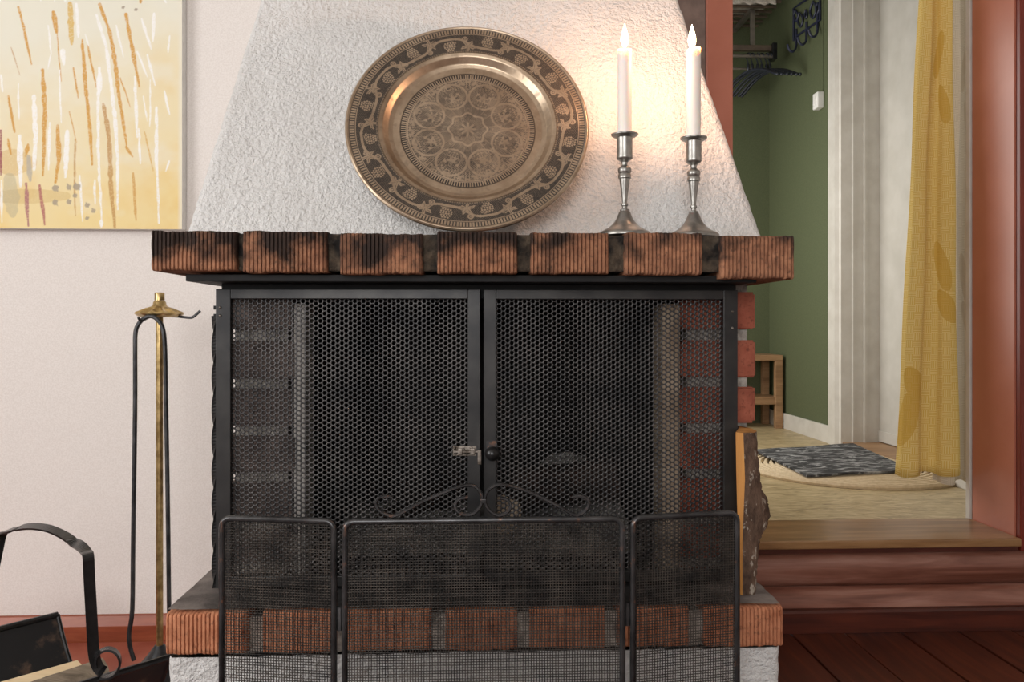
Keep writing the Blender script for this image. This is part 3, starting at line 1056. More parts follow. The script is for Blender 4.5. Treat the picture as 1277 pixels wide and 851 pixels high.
def log_mesh(name, a, b, r, mat, seed, label, cat='log', group=None, end_mat=None, flat=1.0, lab_end=None):
    a, b = Vector(a), Vector(b)
    root = thing(name, label, cat, (a + b) / 2, group)
    rr = np.random.default_rng(seed)
    ax = (b - a)
    n_ = 14
    t_ = ax.normalized()
    q = Vector((0, 0, 1)) if abs(t_.z) < 0.9 else Vector((0, 1, 0))
    u_ = (q - t_ * q.dot(t_)).normalized()
    w_ = t_.cross(u_)
    vs = []
    prof = 1 + 0.16 * (rr.random(n_) - 0.5)
    for i in range(15):
        f = i / 14
        for k_ in range(n_):
            an = 2 * PI * k_ / n_
            rad = r * prof[k_] * (1 + 0.10 * (rr.random() - 0.5))
            p = a + ax * f + u_ * math.cos(an) * rad + w_ * math.sin(an) * rad * flat
            vs.append(p)
    fs = [(i * n_ + k_, i * n_ + (k_ + 1) % n_, (i + 1) * n_ + (k_ + 1) % n_, (i + 1) * n_ + k_) for i in range(14) for k_ in range(n_)]
    MB().add(vs, fs).build('bark', mat, root, True)
    for e, s in ((0, -1), (14, 1)):
        ring = [vs[e * n_ + k_] for k_ in range(n_)]
        cc = sum(ring, Vector()) / n_
        MB().add(ring + [cc + t_ * s * 0.001], [(k_, (k_ + 1) % n_, n_) for k_ in range(n_)]).build('cut_end', end_mat or mat, root)
    return root


zf = ZT1 + 0.006
log_mesh('log', at(645, 610, 1.62) + Vector((0, 0, 0)), at(775, 596, 1.56), 0.042, MAT['char'], 3, 'thick charred log lying across the ash in the firebox', group=None)
log_mesh('log', (at(628, 620, 1.40).x, 1.40, zf + 0.075), (at(640, 620, 1.40).x + 0.0, 1.545, zf + 0.070), 0.032, MAT['char'], 4, 'log with pale sawn end pointing out of the firebox', end_mat=MAT['lining'])
log_mesh('log', (at(480, 620, 1.45).x, 1.50, zf + 0.032), (at(560, 620, 1.45).x, 1.78, zf + 0.045), 0.030, MAT['char'], 5, 'thin burnt log lying low at the left of the firebox ash')
xs = np.linspace(fl0 + 0.01, fl1 - 0.01, 70)
ys = np.linspace(YP + 0.10, 1.82, 46)
X, Yg = np.meshgrid(xs, ys)
hump = 0.055 * np.exp(-((X - at(740, 600, 1.62).x) ** 2 / 0.012 + (Yg - 1.68) ** 2 / 0.02)) + 0.035 * np.exp(-((X - at(500, 600, 1.55).x) ** 2 / 0.01 + (Yg - 1.6) ** 2 / 0.02))
hump += 0.09 * np.exp(-((X - at(700, 600, 1.75).x) ** 2 / 0.010 + (Yg - 1.78) ** 2 / 0.004))
Zg = zf + 0.004 + hump + 0.012 * fbm(X / 0.02, Yg / 0.02, 61)
V = np.stack([X, Yg, Zg], -1).reshape(-1, 3)
tag(stuff(mesh_np('ash_heap', V, grid_faces(*X.shape), MAT['ash'], None, True)), 'grey wood ash heaped on the firebox floor', 'ash')

# ------------------------------------------------------------------ split log standing on the hearth
YG = 1.20
lg = thing('firewood_log', 'split log with yellow cut face and dark knotty bark standing on the hearth', 'log', (at(938, 740, YG).x, YG + 0.04, ZT1 + 0.002))
zb0, zb1 = at(978, 757, YM).z + 0.0035, at(938, 540, YG).z
# outline of the bark side (right edge in px) from top to bottom
edge = [(540, 943), (560, 944), (585, 946), (605, 948), (622, 951), (632, 958), (645, 961), (658, 961), (668, 957), (676, 951), (690, 946), (705, 945), (720, 944), (735, 942), (752, 940)]
left_px = [(540, 919), (600, 920), (680, 922), (752, 924)]
mid_px = [(540, 927), (600, 929), (680, 926), (752, 926)]


def interp(tab, y):
    return float(np.interp(y, [q[0] for q in tab], [q[1] for q in tab]))


nl, na = 60, 14
bv, cv = [], []
for i in range(nl):
    f = i / (nl - 1)
    z = zb1 + (zb0 - zb1) * f
    py = 540 + 212 * f
    xl_ = at(interp(left_px, py), 600, YG).x
    xm_ = at(interp(mid_px, py), 600, YG).x
    xr_ = at(interp(edge, py), 600, YG + 0.03).x
    # cross-section: flat split face from (xl,YG+.085) to (xm,YG), round bark from (xm,YG) over xr to (xl, YG+.085)
    back = (xl_ + 0.032, YG + 0.085)
    front = (xm_, YG)
    for k_ in range(na):
        a_ = -PI / 2 + PI * k_ / (na - 1)
        cx_, cy_ = (front[0] + back[0]) / 2, (front[1] + back[1]) / 2
        rx_ = xr_ - cx_
        px_ = cx_ + rx_ * math.cos(a_) * (1 + 0.14 * (random.random() - 0.5))
        py_ = cy_ + (back[1] - front[1]) / 2 * math.sin(a_)
        if k_ == 0:
            px_, py_ = front
        if k_ == na - 1:
            px_, py_ = back
        bv.append((px_, py_, z))
    cv += [(front[0], front[1], z), (xl_, YG + 0.006, z), (xl_ + 0.019, YG + 0.05, z), (back[0], back[1], z)]
MB().add(bv, [(i * na + k_, i * na + k_ + 1, (i + 1) * na + k_ + 1, (i + 1) * na + k_) for i in range(nl - 1) for k_ in range(na - 1)]).build('bark', MAT['bark'], lg, True)
MB().add(cv, [(i * 4 + k_ + 1, i * 4 + k_, (i + 1) * 4 + k_, (i + 1) * 4 + k_ + 1) for i in range(nl - 1) for k_ in range(3)]).build('split_face', MAT['split_wood'], lg)
for e in (0, nl - 1):
    ring = bv[e * na:(e + 1) * na] + [cv[e * 4 + 2], cv[e * 4 + 1]]
    MB().add(ring, [tuple(range(len(ring)))]).build('cut_end', MAT['split_wood'], lg)
fk = at(946, 705, YG)
MB().add([(fk.x - 0.006, YG + 0.02, fk.z + 0.016), (fk.x + 0.004, YG + 0.018, fk.z - 0.004), (fk.x - 0.006, YG + 0.024, fk.z - 0.006), (fk.x - 0.006, YG + 0.026, fk.z + 0.014)], [(0, 1, 2), (0, 3, 1), (1, 3, 2), (0, 2, 3)]).build('bark_flake', MAT['bark'], lg)

# ------------------------------------------------------------------ fire screen
YS = 1.055
fs_ = thing('fire_screen', 'black three-panel folding fire screen of woven wire with scrolled top', 'fire screen', (at(600, 800, YS).x, YS, 0))
WP, WR = 0.0036, 0.00074


def wire_mesh(wd, ht):
    nx_, nz_ = int(wd / WP), int(ht / WP)
    xs_ = (np.arange(nx_) + 0.5) * wd / nx_
    zs_ = (np.arange(nz_) + 0.5) * ht / nz_
    Vs, Fs, off = [], [], 0
    for axis in (0, 1):
        A, B = (xs_, zs_) if axis == 0 else (zs_, xs_)      # A: wire positions, B: crossing positions along it
        L = ht if axis == 0 else wd
        Bq = np.concatenate([[0.0], B, [L]])
        ia, ib = np.meshgrid(np.arange(len(A)), np.arange(len(Bq)), indexing='ij')
        y = np.where((ia + ib) % 2 == 0, 1, -1) * WR * 0.8 * (1 if axis == 0 else -1)
        a = A[ia]
        b = Bq[ib]
        a = a + 0.00012 * np.sin(ia * 12.9 + ib * 0.35)
        ring = np.arange(3) * 2 * PI / 3 + PI / 2
        ca, cy_ = np.cos(ring) * WR, np.sin(ring) * WR
        P = np.zeros(ia.shape + (3, 3))
        if axis == 0:
            P[..., 0] = a[..., None] + ca
            P[..., 2] = b[..., None]
        else:
            P[..., 2] = a[..., None] + ca
            P[..., 0] = b[..., None]
        P[..., 1] = y[..., None] - cy_
        nA, nB = ia.shape
        idx = (np.arange(nA)[:, None, None] * nB + np.arange(nB - 1)[None, :, None]) * 3
        k_ = np.arange(3)[None, None]
        k2 = (k_ + 1) % 3
        F = np.stack([idx + k_, idx + k2, idx + 3 + k2, idx + 3 + k_], -1).reshape(-1, 4) + off
        Vs.append(P.reshape(-1, 3))
        Fs.append(F)
        off += nA * nB * 3
    return np.vstack(Vs), np.vstack(Fs)


def screen_panel(p_left, p_right, ztop, meshdata=None, feet=True):
    """rounded tube frame between two plan points, woven wire inside"""
    p_left, p_right = Vector(p_left), Vector(p_right)
    ax = p_right - p_left
    wd = ax.length
    ang = math.atan2(ax.y, ax.x)
    z0 = 0.004
    r, rad = 0.0042, 0.012
    h = ztop - r
    pts = [(r, 0, z0)]
    for k_ in range(7):
        a_ = PI - k_ * PI / 12
        pts.append((r + rad + rad * math.cos(a_), 0, h - rad + rad * math.sin(a_)))
    for k_ in range(7):
        a_ = PI / 2 - k_ * PI / 12
        pts.append((wd - r - rad + rad * math.cos(a_), 0, h - rad + rad * math.sin(a_)))
    pts.append((wd - r, 0, z0))
    m_ = MB().tube(pts, r, 8).tube([(r, 0, 0.05), (wd - r, 0, 0.05)], 0.0035, 8)
    me = bpy.data.meshes.new('panel_frame')
    me.from_pydata(m_.v, [], m_.f)
    me.polygons.foreach_set('use_smooth', [True] * len(me.polygons))
    me.update()
    o = bpy.data.objects.new('panel_frame', me)
    finish(o, fs_, MAT['iron'], False)
    o.location = Vector((p_left.x, p_left.y, 0)) - ORIG[fs_]
    o.rotation_euler = (0, 0, ang)
    if meshdata is None:
        V, F = wire_mesh(wd - 2 * r, h - 0.05)
        tmp = mesh_np('wire_mesh', V, F, MAT['wire'])
        meshdata = tmp.data
        bpy.data.objects.remove(tmp)
    q = bpy.data.objects.new('wire_mesh', meshdata)
    COL.objects.link(q)
    q.parent = o
    q.location = (r, 0, 0.05)
    stuff(q)
    return o, meshdata


ZS = at(600, 645, YS).z
cl, cr = at(426, 700, YS), at(780, 700, YS)
screen_panel((cl.x, YS, 0), (cr.x, YS, 0), ZS)
# side panels fold back a little
sw = 0.158
la_ = at(273, 700, YS + 0.028)
sl_o, smesh = screen_panel((la_.x, YS + 0.028, 0), (at(420.5, 700, YS + 0.002).x, YS + 0.002, 0), ZS)
ra0, ra1 = at(785.5, 700, YS + 0.002), at(922.5, 700, YS + 0.028)
screen_panel((ra0.x, YS + 0.002, 0), (ra1.x, YS + 0.028, 0), ZS)
for hx_ in ((cl.x + at(420.5, 700, YS).x) / 2, (cr.x + ra0.x) / 2):
    for hz_ in (0.12, 0.40):
        MB().tube([(hx_, YS + 0.004, hz_), (hx_, YS + 0.004, hz_ + 0.03)], 0.004, 8).build('hinge', MAT['iron'], fs_, True)
L_ = [(185, 300), (160, 295), (125, 300), (108, 325), (122, 358), (155, 378), (190, 386), (240, 366), (330, 318), (430, 275), (520, 244), (570, 247), (600, 280), (605, 312), (595, 345), (560, 376), (520, 378), (487, 360), (480, 330), (500, 306), (540, 298)]
R_ = [(1030, 300), (1060, 293), (1095, 305), (1105, 330), (1090, 360), (1062, 378), (1030, 378), (940, 328), (820, 272), (720, 242), (670, 242), (630, 270), (618, 312), (635, 355), (680, 382), (720, 370), (740, 340), (725, 312), (690, 300)]
for path in (L_, R_):
    pts = smooth_path([at(440 + a_ / 3.756, 540 + b_ / 3.756 + 1.0, YS) for a_, b_ in path], 5)
    MB().tube(pts, 0.0031, 8, up=(0, 1, 0), flat=0.8).build('scroll', MAT['iron'], fs_, True)
cc = at(440 + 611 / 3.756, 540 + 320 / 3.756, YS)
MB().box(cc.x - 0.004, cc.x + 0.004, YS - 0.003, YS + 0.003, cc.z - 0.003, cc.z + 0.003, 0.001).build('scroll_clip', MAT['iron'], fs_)

# ------------------------------------------------------------------ engraved plate leaning on the hood
TILT = math.radians(21.5)
PR = 0.192
pc_bottom = Vector((at(583, 288, 1.235).x, 1.212, ZM1 - 0.001))
plate = thing('decorative_plate', 'large round engraved metal plate with grapevine border leaning on the plaster hood', 'plate', pc_bottom)
nth = 1200
rads = np.concatenate([np.linspace(0.0, 0.56, 120), np.linspace(0.565, 0.735, 34), np.linspace(0.738, 0.985, 84), np.linspace(0.988, 1.0, 6)])
th_ = np.arange(nth) * 2 * PI / nth
TH, RD = np.meshgrid(th_, rads)
prof_r = [0, 0.50, 0.62, 0.655, 0.70, 0.73, 0.96, 0.985, 1.0]
prof_h = [0.0, 0.0, 0.0005, 0.003, 0.0115, 0.0135, 0.0165, 0.0185, 0.0160]
HT = np.interp(RD, prof_r, prof_h)
LG = np.ones_like(RD)                                   # 1 = bare raised metal, 0 = dark engraved ground
# outer and inner bands of ticks
LG = np.where((RD > 0.925) & (RD < 0.962), (np.cos(TH * 240) > -0.2).astype(float), LG)
LG = np.where((np.abs(RD - 0.967) < 0.004) | (np.abs(RD - 0.921) < 0.003), 0.25, LG)
LG = np.where((RD > 0.515) & (RD < 0.552), (np.cos(TH * 160) > -0.1).astype(float), LG)
LG = np.where((np.abs(RD - 0.558) < 0.004) | (np.abs(RD - 0.508) < 0.004), 0.2, LG)
# vine band
band = (RD > 0.745) & (RD < 0.912)
PX_, PZ_ = RD * np.cos(TH), RD * np.sin(TH)
g = np.where((np.sin(PX_ * 420) * np.sin(PZ_ * 420)) > 0.45, 0.45, 0.0)
NP = 8
vine_r = 0.828 + 0.050 * np.sin(NP * TH) + 0.006 * np.sin(3 * NP * TH)
g = np.where(np.abs(RD - vine_r) < 0.011, 1.0, g)
for k_ in range(2 * NP):
    s_ = 1 if k_ % 2 == 0 else -1
    th_c = (k_ + 0.5) * PI / NP
    rc = 0.828 - s_ * 0.030
    # grape cluster: rows of round berries
    for row, cnt in enumerate((4, 5, 5, 4, 3, 1)):
        for c_ in range(cnt):
            du = (c_ - (cnt - 1) / 2) * 0.0215
            dv = -s_ * (row - 2.0) * 0.0185
            a0 = th_c + du / rc
            r0 = rc + dv
            d2 = (RD - r0) ** 2 + (np.angle(np.exp(1j * (TH - a0))) * RD) ** 2
            g = np.where(d2 < 0.0125 ** 2, 0.0, g)
            g = np.where(d2 < 0.0088 ** 2, 1.0, g)
    # lobed leaf beside it
    a0 = th_c + 0.5 * PI / NP
    r0 = 0.828 + s_ * 0.034
    du = np.angle(np.exp(1j * (TH - a0))) * RD
    dv = (RD - r0) * s_
    rl = np.hypot(du, dv)
    al = np.arctan2(dv, du)
    lobes = 0.042 + 0.020 * np.cos(5 * (al - PI / 2)) + 0.007 * np.cos(15 * al)
    g = np.where(rl < lobes, 1.0, g)
    g = np.where((rl < lobes * 0.8) & (np.abs(np.cos(2.5 * (al - PI / 2))) > 0.985), 0.3, g)
    # tendril
    a1 = th_c - 0.42 * PI / NP
    r1 = 0.828 + s_ * 0.040
    du = np.angle(np.exp(1j * (TH - a1))) * RD
    rl = np.hypot(du, RD - r1)
    g = np.where(np.abs(rl - 0.019) < 0.0065, 1.0, g)
    g = np.where(rl < 0.008, 1.0, g)
    a2 = th_c + 0.93 * PI / NP
    du = np.angle(np.exp(1j * (TH - a2))) * RD
    dv = RD - (0.828 - s_ * 0.018)
    rl, al = np.hypot(du, dv), np.arctan2(dv, du)
    g = np.where((rl < 0.027 + 0.015 * np.cos(5 * al + 1)) & (np.abs(RD - vine_r) > 0.018), 1.0, g)
LG = np.where(band, g, LG)
LG = np.where((np.abs(RD - 0.742) < 0.005), np.where(np.cos(TH * 240) > 0, 0.7, 0.1), LG)
# medallion of scrolls, worn
med = RD < 0.498
g = np.where((np.sin(PX_ * 300 + 1.3 * np.sin(PZ_ * 40)) * np.sin(PZ_ * 300)) > 0.1, 0.62, 0.12)
# eight-fold arabesque: contour lines of a folded noise read as scrolls, with leaf knots between
fold = np.abs((TH / (2 * PI) * 8) % 1.0 - 0.5)
fx, fy = RD * 11.0, fold * (0.35 + RD) * 7.0
nz_f = fbm(fx + 3.0, fy + 5.0, 66, 2)
cont = np.abs((nz_f * 5.0) % 1.0 - 0.5)
g = np.where(cont < 0.085, 0.92, g)
g = np.where((cont > 0.40) & (vnoise(fx * 2.5, fy * 2.5, 9) > 0.55), 0.75, g)
for k_ in range(8):
    a_ = 2 * PI * (k_ + 0.5) / 8
    d_ = np.hypot(PX_ - 0.33 * math.cos(a_), PZ_ - 0.33 * math.sin(a_))
    al = np.arctan2(PZ_ - 0.33 * math.sin(a_), PX_ - 0.33 * math.cos(a_)) - a_
    g = np.where(np.abs(d_ - (0.125 + 0.02 * np.cos(al))) < 0.009, 0.95, g)
    g = np.where(d_ < 0.030 + 0.014 * np.cos(5 * al), 0.85, g)
g = np.where(np.abs(RD - 0.150 - 0.012 * np.cos(8 * TH)) < 0.009, 0.95, g)
g = np.where(RD < 0.05 + 0.02 * np.cos(8 * TH), 0.9, g)
for k_ in range(24):
    a_ = 2 * PI * (k_ + 0.5) / 24
    d_ = np.hypot(PX_ - 0.465 * math.cos(a_), PZ_ - 0.465 * math.sin(a_))
    al = np.arctan2(PZ_ - 0.465 * math.sin(a_), PX_ - 0.465 * math.cos(a_))
    g = np.where(d_ < 0.022 + 0.010 * np.cos(3 * (al - a_)), 0.85, g)
wear_ = fbm(PX_ * 9 + 20, PZ_ * 9 + 20, 12, 4)
g = g * (1 - 0.25 * np.clip((wear_ - 0.45) * 4, 0, 1)) + 0.30 * np.clip((0.5 - wear_) * 4, 0, 1) * (1 - g)
LG = np.where(med, g, LG)
LG = LG - 0.25 * np.clip((fbm(PX_ * 30 + 50, PZ_ * 30 + 50, 31, 3) - 0.62) * 6, 0, 1)
LG = np.clip(LG, 0, 1)
HT = HT + 0.0003 * LG
# plate plane: e1 to the right, e2 up the slope, e3 towards the room
e1 = np.array([1, 0, 0])
e2 = np.array([0, math.sin(TILT), math.cos(TILT)])
e3 = np.array([0, -math.cos(TILT), math.sin(TILT)])
# the rim's lower back edge stands on the mantel
cen = np.array(pc_bottom) + e2 * PR + np.array([0, 0.0, 0.0])
cen = cen + np.array([0, 0, 0.0]) - e3 * 0.0
W = cen + (PX_ * PR)[..., None] * e1 + (PZ_ * PR)[..., None] * e2 + HT[..., None] * e3
cuts = [('medallion', 0.0, 0.56), ('well', 0.56, 0.735), ('rim', 0.735, 1.01)]
for nm, lo_, hi_ in cuts:
    sel = np.where((rads >= lo_ - 0.006) & (rads <= hi_ + (0.006 if nm != 'rim' else 0)))[0]
    Wp, Lp = W[sel], LG[sel]
    C3 = np.repeat(Lp.reshape(-1, 1), 3, 1)
    F = [grid_faces(len(sel), nth, True)]
    Vp = Wp.reshape(-1, 3)
    if nm == 'rim':    # rolled edge and back
        back = W[-1] - e3 * 0.003
        inner = cen + ((PX_ * PR)[-1] * 0.74)[..., None] * e1 + ((PZ_ * PR)[-1] * 0.74)[..., None] * e2 + 0.011 * e3
        b0_ = len(Vp)
        Vp = np.vstack([Vp, back, inner])
        C3 = np.vstack([C3, np.ones((2 * nth, 3)) * 0.9])
        j = np.arange(nth)
        j2 = (j + 1) % nth
        e_ = b0_ - nth
        F.append(np.stack([e_ + j, e_ + j2, b0_ + j2, b0_ + j], -1))
        F.append(np.stack([b0_ + j, b0_ + j2, b0_ + nth + j2, b0_ + nth + j], -1))
    mesh_np(nm, Vp, F, MAT['plate'], plate, True, colors=C3)

# ------------------------------------------------------------------ candlesticks and candles
prof_px = [(822, 95), (815, 95), (809, 92), (802, 80), (792, 60), (780, 47), (770, 38), (757, 30), (745, 25), (734, 21), (730, 18), (724, 17), (721, 10), (713, 9), (710, 13), (703, 13), (700, 9), (680, 11), (660, 13), (630, 17.5), (612, 20), (609, 24), (596, 24), (592, 21), (588, 24), (576, 25), (571, 22), (567, 17), (561, 11), (551, 12), (545, 19), (540, 27), (535, 30), (528, 29), (470, 29), (461, 30), (458, 40), (452, 49), (447, 50), (446, 46), (449, 30)]
KS = 0.000414
YC = 1.213
for i, (px_c, s_, lab_s, lab_c) in enumerate(((779, 1.0, 'turned pewter candlestick standing beside the engraved plate', 'white lit candle next to the engraved plate'), (865, 0.985, 'turned pewter candlestick standing at the right end of the brick mantel', 'white lit candle farther from the engraved plate, wick leaning'))):
    c = at(px_c, 290, YC)
    base = Vector((c.x, YC, ZM1 + (0.0005 if i == 0 else -0.0015)))
    ck = thing('candlestick', lab_s, 'candlestick', base, 'pewter candlesticks on the mantel')
    P = [(hw * KS * s_, (822 - y) * KS * s_) for y, hw in prof_px]
    MB().lathe(P[:11], base, 40, True, True).build('foot', MAT['pewter'], ck, True)
    MB().lathe(P[10:29], base, 40, False, False).build('stem', MAT['pewter'], ck, True)
    MB().lathe(P[28:36], base, 40, True, True).build('socket', MAT['pewter'], ck, True)
    MB().lathe(P[35:], base, 40, False, True).build('drip_rim', MAT['pewter'], ck, True)
    zc = base.z + (822 - 450) * KS * s_
    hc = 0.1295 if i == 0 else 0.1345
    cd = thing('candle', lab_c, 'candle', (base.x, YC, zc), 'lit white candles')
    r = 0.0107
    lip = [(r * 0.985, 0), (r, 0.03), (r * 1.01, hc - 0.006), (r * 1.03, hc - 0.001), (r * 0.98, hc + 0.001), (r * 0.8, hc - 0.0015), (r * 0.4, hc - 0.003)]
    mb = MB().lathe(lip, (base.x, YC, zc), 28)
    # uneven, melted rim
    mb.v = [(x_, y_, z_ + (0.0022 * math.sin(math.atan2(y_ - YC, x_ - base.x) + i * 2.5) if z_ > zc + hc - 0.008 else 0)) for x_, y_, z_ in mb.v]
    mb.build('wax_body', MAT['wax'], cd, True)
    zt = zc + hc
    lean_x = -0.0025 if i else 0.0
    MB().tube([(base.x, YC, zt - 0.004), (base.x + lean_x * 0.5, YC, zt + 0.003), (base.x + lean_x * 0.6, YC, zt + 0.007)], 0.0009, 6).build('wick', MAT['wick'], cd)
    fz = zt + 0.004
    fl_prof = [(0.0010, 0), (0.0040, 0.003), (0.0058, 0.008), (0.0060, 0.013), (0.0050, 0.019), (0.0034, 0.025), (0.0016, 0.031), (0.0003, 0.036)]
    MB().lathe(fl_prof, (base.x + lean_x, YC, fz), 16).build('flame', MAT['flame'], cd, True)
    ld = bpy.data.lights.new('candle_glow', 'POINT')
    ld.energy = 2.2
    ld.color = (1.0, 0.54, 0.32)
    ld.shadow_soft_size = 0.0035
    lo = bpy.data.objects.new('candle_glow', ld)
    COL.objects.link(lo)
    lo.location = (base.x + lean_x, YC, fz + 0.012)

# ------------------------------------------------------------------ painting on the left wall
YPNT = YW - 0.030
pr_ = at(227, 286, YPNT)
MPX = (at(227, 100, YPNT).x - at(27, 100, YPNT).x) / 200.0      # metres per photograph pixel on the canvas
CW, CHT = 0.62, 0.80
x0p, z0p = pr_.x - CW, pr_.z
paint = thing('painting', 'abstract canvas of white and ochre drips on yellow hanging on the pale wall', 'painting', (pr_.x - CW / 2, YW - 0.015, z0p))
RES = 0.0017
nx, nz = int(CW / RES) + 1, int(CHT / RES) + 1
gx, gz = np.meshgrid(np.linspace(0, CW, nx), np.linspace(0, CHT, nz))
PXX = 227 - (CW - gx) / MPX                 # photograph-like coordinates of the picture's own drawing
PYY = 286 - gz / MPX


def lc(c):
    return np.array(lin(c)[:3])


tb = np.clip(PYY / 286 + 0.35 * (fbm(PXX / 60, PYY / 60, 3) - 0.5) + 0.15 * (PXX - 110) / 220, 0, 1)[..., None]
img = lc((228, 225, 208)) * (1 - tb) + lc((235, 212, 150)) * tb
blotch = np.clip((fbm(PXX / 34, PYY / 34, 8, 4) - 0.5) * 3, 0, 1)[..., None] * 0.5
img = img * (1 - blotch) + lc((228, 190, 108)) * blotch * tb + img * blotch * (1 - tb)
pale = np.clip((fbm(PXX / 50 + 9, PYY / 28, 18, 4) - 0.55) * 4, 0, 1)[..., None] * 0.4
img = img * (1 - pale) + lc((234, 230, 214)) * pale


def stroke(pts, wdt, col, op=0.9, rag=0.5, sd=0):
    global img
    pts = [(a_ / 2.837, b_ / 2.837) for a_, b_ in pts]
    best = np.full(PXX.shape, 1e9)
    tt = np.zeros(PXX.shape)
    Ls = [math.hypot(pts[i + 1][0] - pts[i][0], pts[i + 1][1] - pts[i][1]) for i in range(len(pts) - 1)]
    tot = sum(Ls) or 1
    acc = 0
    wob = 1.2 * (fbm(PYY / 14 + sd, PYY * 0 + sd, sd + 2, 2) - 0.5)
    QX = PXX + wob
    for i in range(len(pts) - 1):
        (ax_, ay_), (bx_, by_) = pts[i], pts[i + 1]
        dx, dy = bx_ - ax_, by_ - ay_
        t_ = np.clip(((QX - ax_) * dx + (PYY - ay_) * dy) / (dx * dx + dy * dy + 1e-9), 0, 1)
        d_ = np.hypot(QX - ax_ - t_ * dx, PYY - ay_ - t_ * dy)
        m_ = d_ < best
        best = np.where(m_, d_, best)
        tt = np.where(m_, (acc + t_ * Ls[i]) / tot, tt)
        acc += Ls[i]
    hw = wdt / 2.837 / 2 * (0.55 + 0.65 * np.sin(PI * np.clip(tt * 0.85 + 0.15, 0, 1))) * (0.7 + 0.6 * vnoise(PYY / 6 + sd * 3, PXX * 0, sd + 7))
    al = np.clip((hw - best) / 0.7 + 0.5, 0, 1) * op
    al = al * (1 - rag * np.clip((vnoise(PXX / 1.3, PYY / 1.3, sd + 40) - 0.55) * 3, 0, 1))
    img = img * (1 - al[..., None]) + lc(col) * al[..., None]


OC, WH, BR = (206, 150, 50), (244, 243, 240), (186, 136, 66)
# washed shapes
stroke([(0, 580), (110, 575)], 70, (205, 168, 96), 0.5, 0.3, 1)
stroke([(0, 700), (235, 695)], 44, (206, 176, 110), 0.5, 0.3, 2)
stroke([(35, 640), (45, 760)], 50, (176, 168, 140), 0.5, 0.2, 3)
stroke([(100, 555), (106, 640)], 16, (176, 170, 158), 0.8, 0.2, 4)
strokes = [([(65, 15), (85, 90), (110, 220)], 8, OC), ([(188, 30), (200, 105)], 13, OC), ([(200, 100), (215, 280)], 4, OC), ([(246, 0), (252, 145)], 18, (214, 178, 96)),
           ([(350, 0), (385, 90), (405, 200), (420, 330), (447, 510)], 12, OC), ([(445, 35), (465, 150), (492, 295)], 12, OC), ([(290, 130), (300, 280), (312, 400), (325, 580)], 11, OC),
           ([(308, 150), (340, 300)], 6, OC), ([(150, 240), (158, 380), (152, 620)], 13, OC), ([(258, 230), (275, 340)], 6, OC), ([(30, 335), (52, 465)], 10, OC),
           ([(365, 360), (385, 480), (390, 640), (405, 805)], 14, BR), ([(203, 440), (208, 560), (195, 645)], 13, OC), ([(265, 490), (262, 640), (265, 765)], 6, BR), ([(245, 390), (270, 500)], 4, OC),
           ([(425, 265), (460, 370)], 4, OC), ([(445, 515), (468, 550)], 8, OC), ([(470, 610), (480, 780)], 9, (208, 160, 84)), ([(510, 460), (540, 600)], 5, (216, 176, 100)), ([(100, 510), (92, 552)], 11, OC), ([(28, 490), (40, 545)], 8, OC), ([(40, 160), (70, 260)], 3, BR),
           ([(340, 40), (375, 150), (405, 400), (415, 560), (415, 740)], 11, WH), ([(410, 75), (435, 190)], 6, WH), ([(270, 0), (275, 120)], 11, WH), ([(350, 230), (345, 400), (347, 560), (360, 800)], 9, WH),
           ([(120, 335), (125, 480), (120, 600)], 14, WH), ([(70, 480), (72, 660)], 14, WH), ([(175, 430), (170, 600)], 8, WH), ([(237, 460), (230, 625)], 15, WH), ([(500, 50), (535, 160)], 8, WH), ([(545, 30), (540, 130)], 9, WH),
           ([(485, 170), (520, 260)], 6, WH), ([(520, 180), (548, 290)], 7, WH), ([(475, 260), (485, 480)], 9, WH), ([(530, 270), (530, 440)], 5, WH), ([(505, 330), (520, 420)], 5, WH), ([(553, 370), (553, 560), (562, 790)], 10, WH),
           ([(598, 565), (585, 602)], 6, WH), ([(600, 110), (595, 170)], 6, WH), ([(580, 310), (600, 395)], 7, WH), ([(280, 620), (292, 785)], 7, WH), ([(333, 635), (335, 722)], 8, WH), ([(490, 450), (495, 575)], 7, WH),
           ([(170, 80), (180, 180), (170, 235)], 5, WH), ([(210, 240), (215, 430)], 5, WH), ([(65, 290), (68, 420)], 5, WH), ([(5, 260), (10, 320)], 6, WH), ([(220, 170), (225, 220)], 17, WH), ([(5, 640), (8, 790)], 7, WH),
           ([(300, 110), (312, 150)], 5, WH), ([(352, 250), (350, 320)], 16, WH), ([(358, 785), (358, 805)], 13, WH),
           ([(92, 650), (100, 802)], 10, (168, 104, 108)), ([(140, 655), (158, 798)], 9, (172, 96, 92)), ([(3, 460), (3, 620)], 8, (150, 70, 78))]
for i, (pp, ww, cc_) in enumerate(strokes):
    stroke(pp, ww, cc_, 0.92 if cc_ != BR else 0.8, 0.45, i + 10)
for i in range(34):      # the drips go on over the rest of the canvas
    xx = random.uniform(-180, 600)
    yy = random.uniform(-330, -120) if xx > 0 else random.uniform(-330, 560)
    ln = random.uniform(60, 190)
    if xx > 0:
        ln = min(ln, -10 - yy)
    stroke([(xx, yy), (xx + random.uniform(0, 20), yy + ln / 2), (xx + random.uniform(0, 34), yy + ln)], random.uniform(5, 13), OC if i % 2 else WH, 0.9, 0.45, i + 90)
for (a_, b_, r_) in ((197, 665, 22), (243, 663, 22), (272, 660, 26), (197, 716, 22), (245, 715, 18), (265, 692, 18), (310, 728, 18), (330, 748, 16), (308, 775, 13), (435, 10, 10), (480, 18, 9)):
    stroke([(a_ - 3, b_), (a_ + 3, b_ - 3)], r_, (160, 146, 128), 0.85, 0.1, a_)
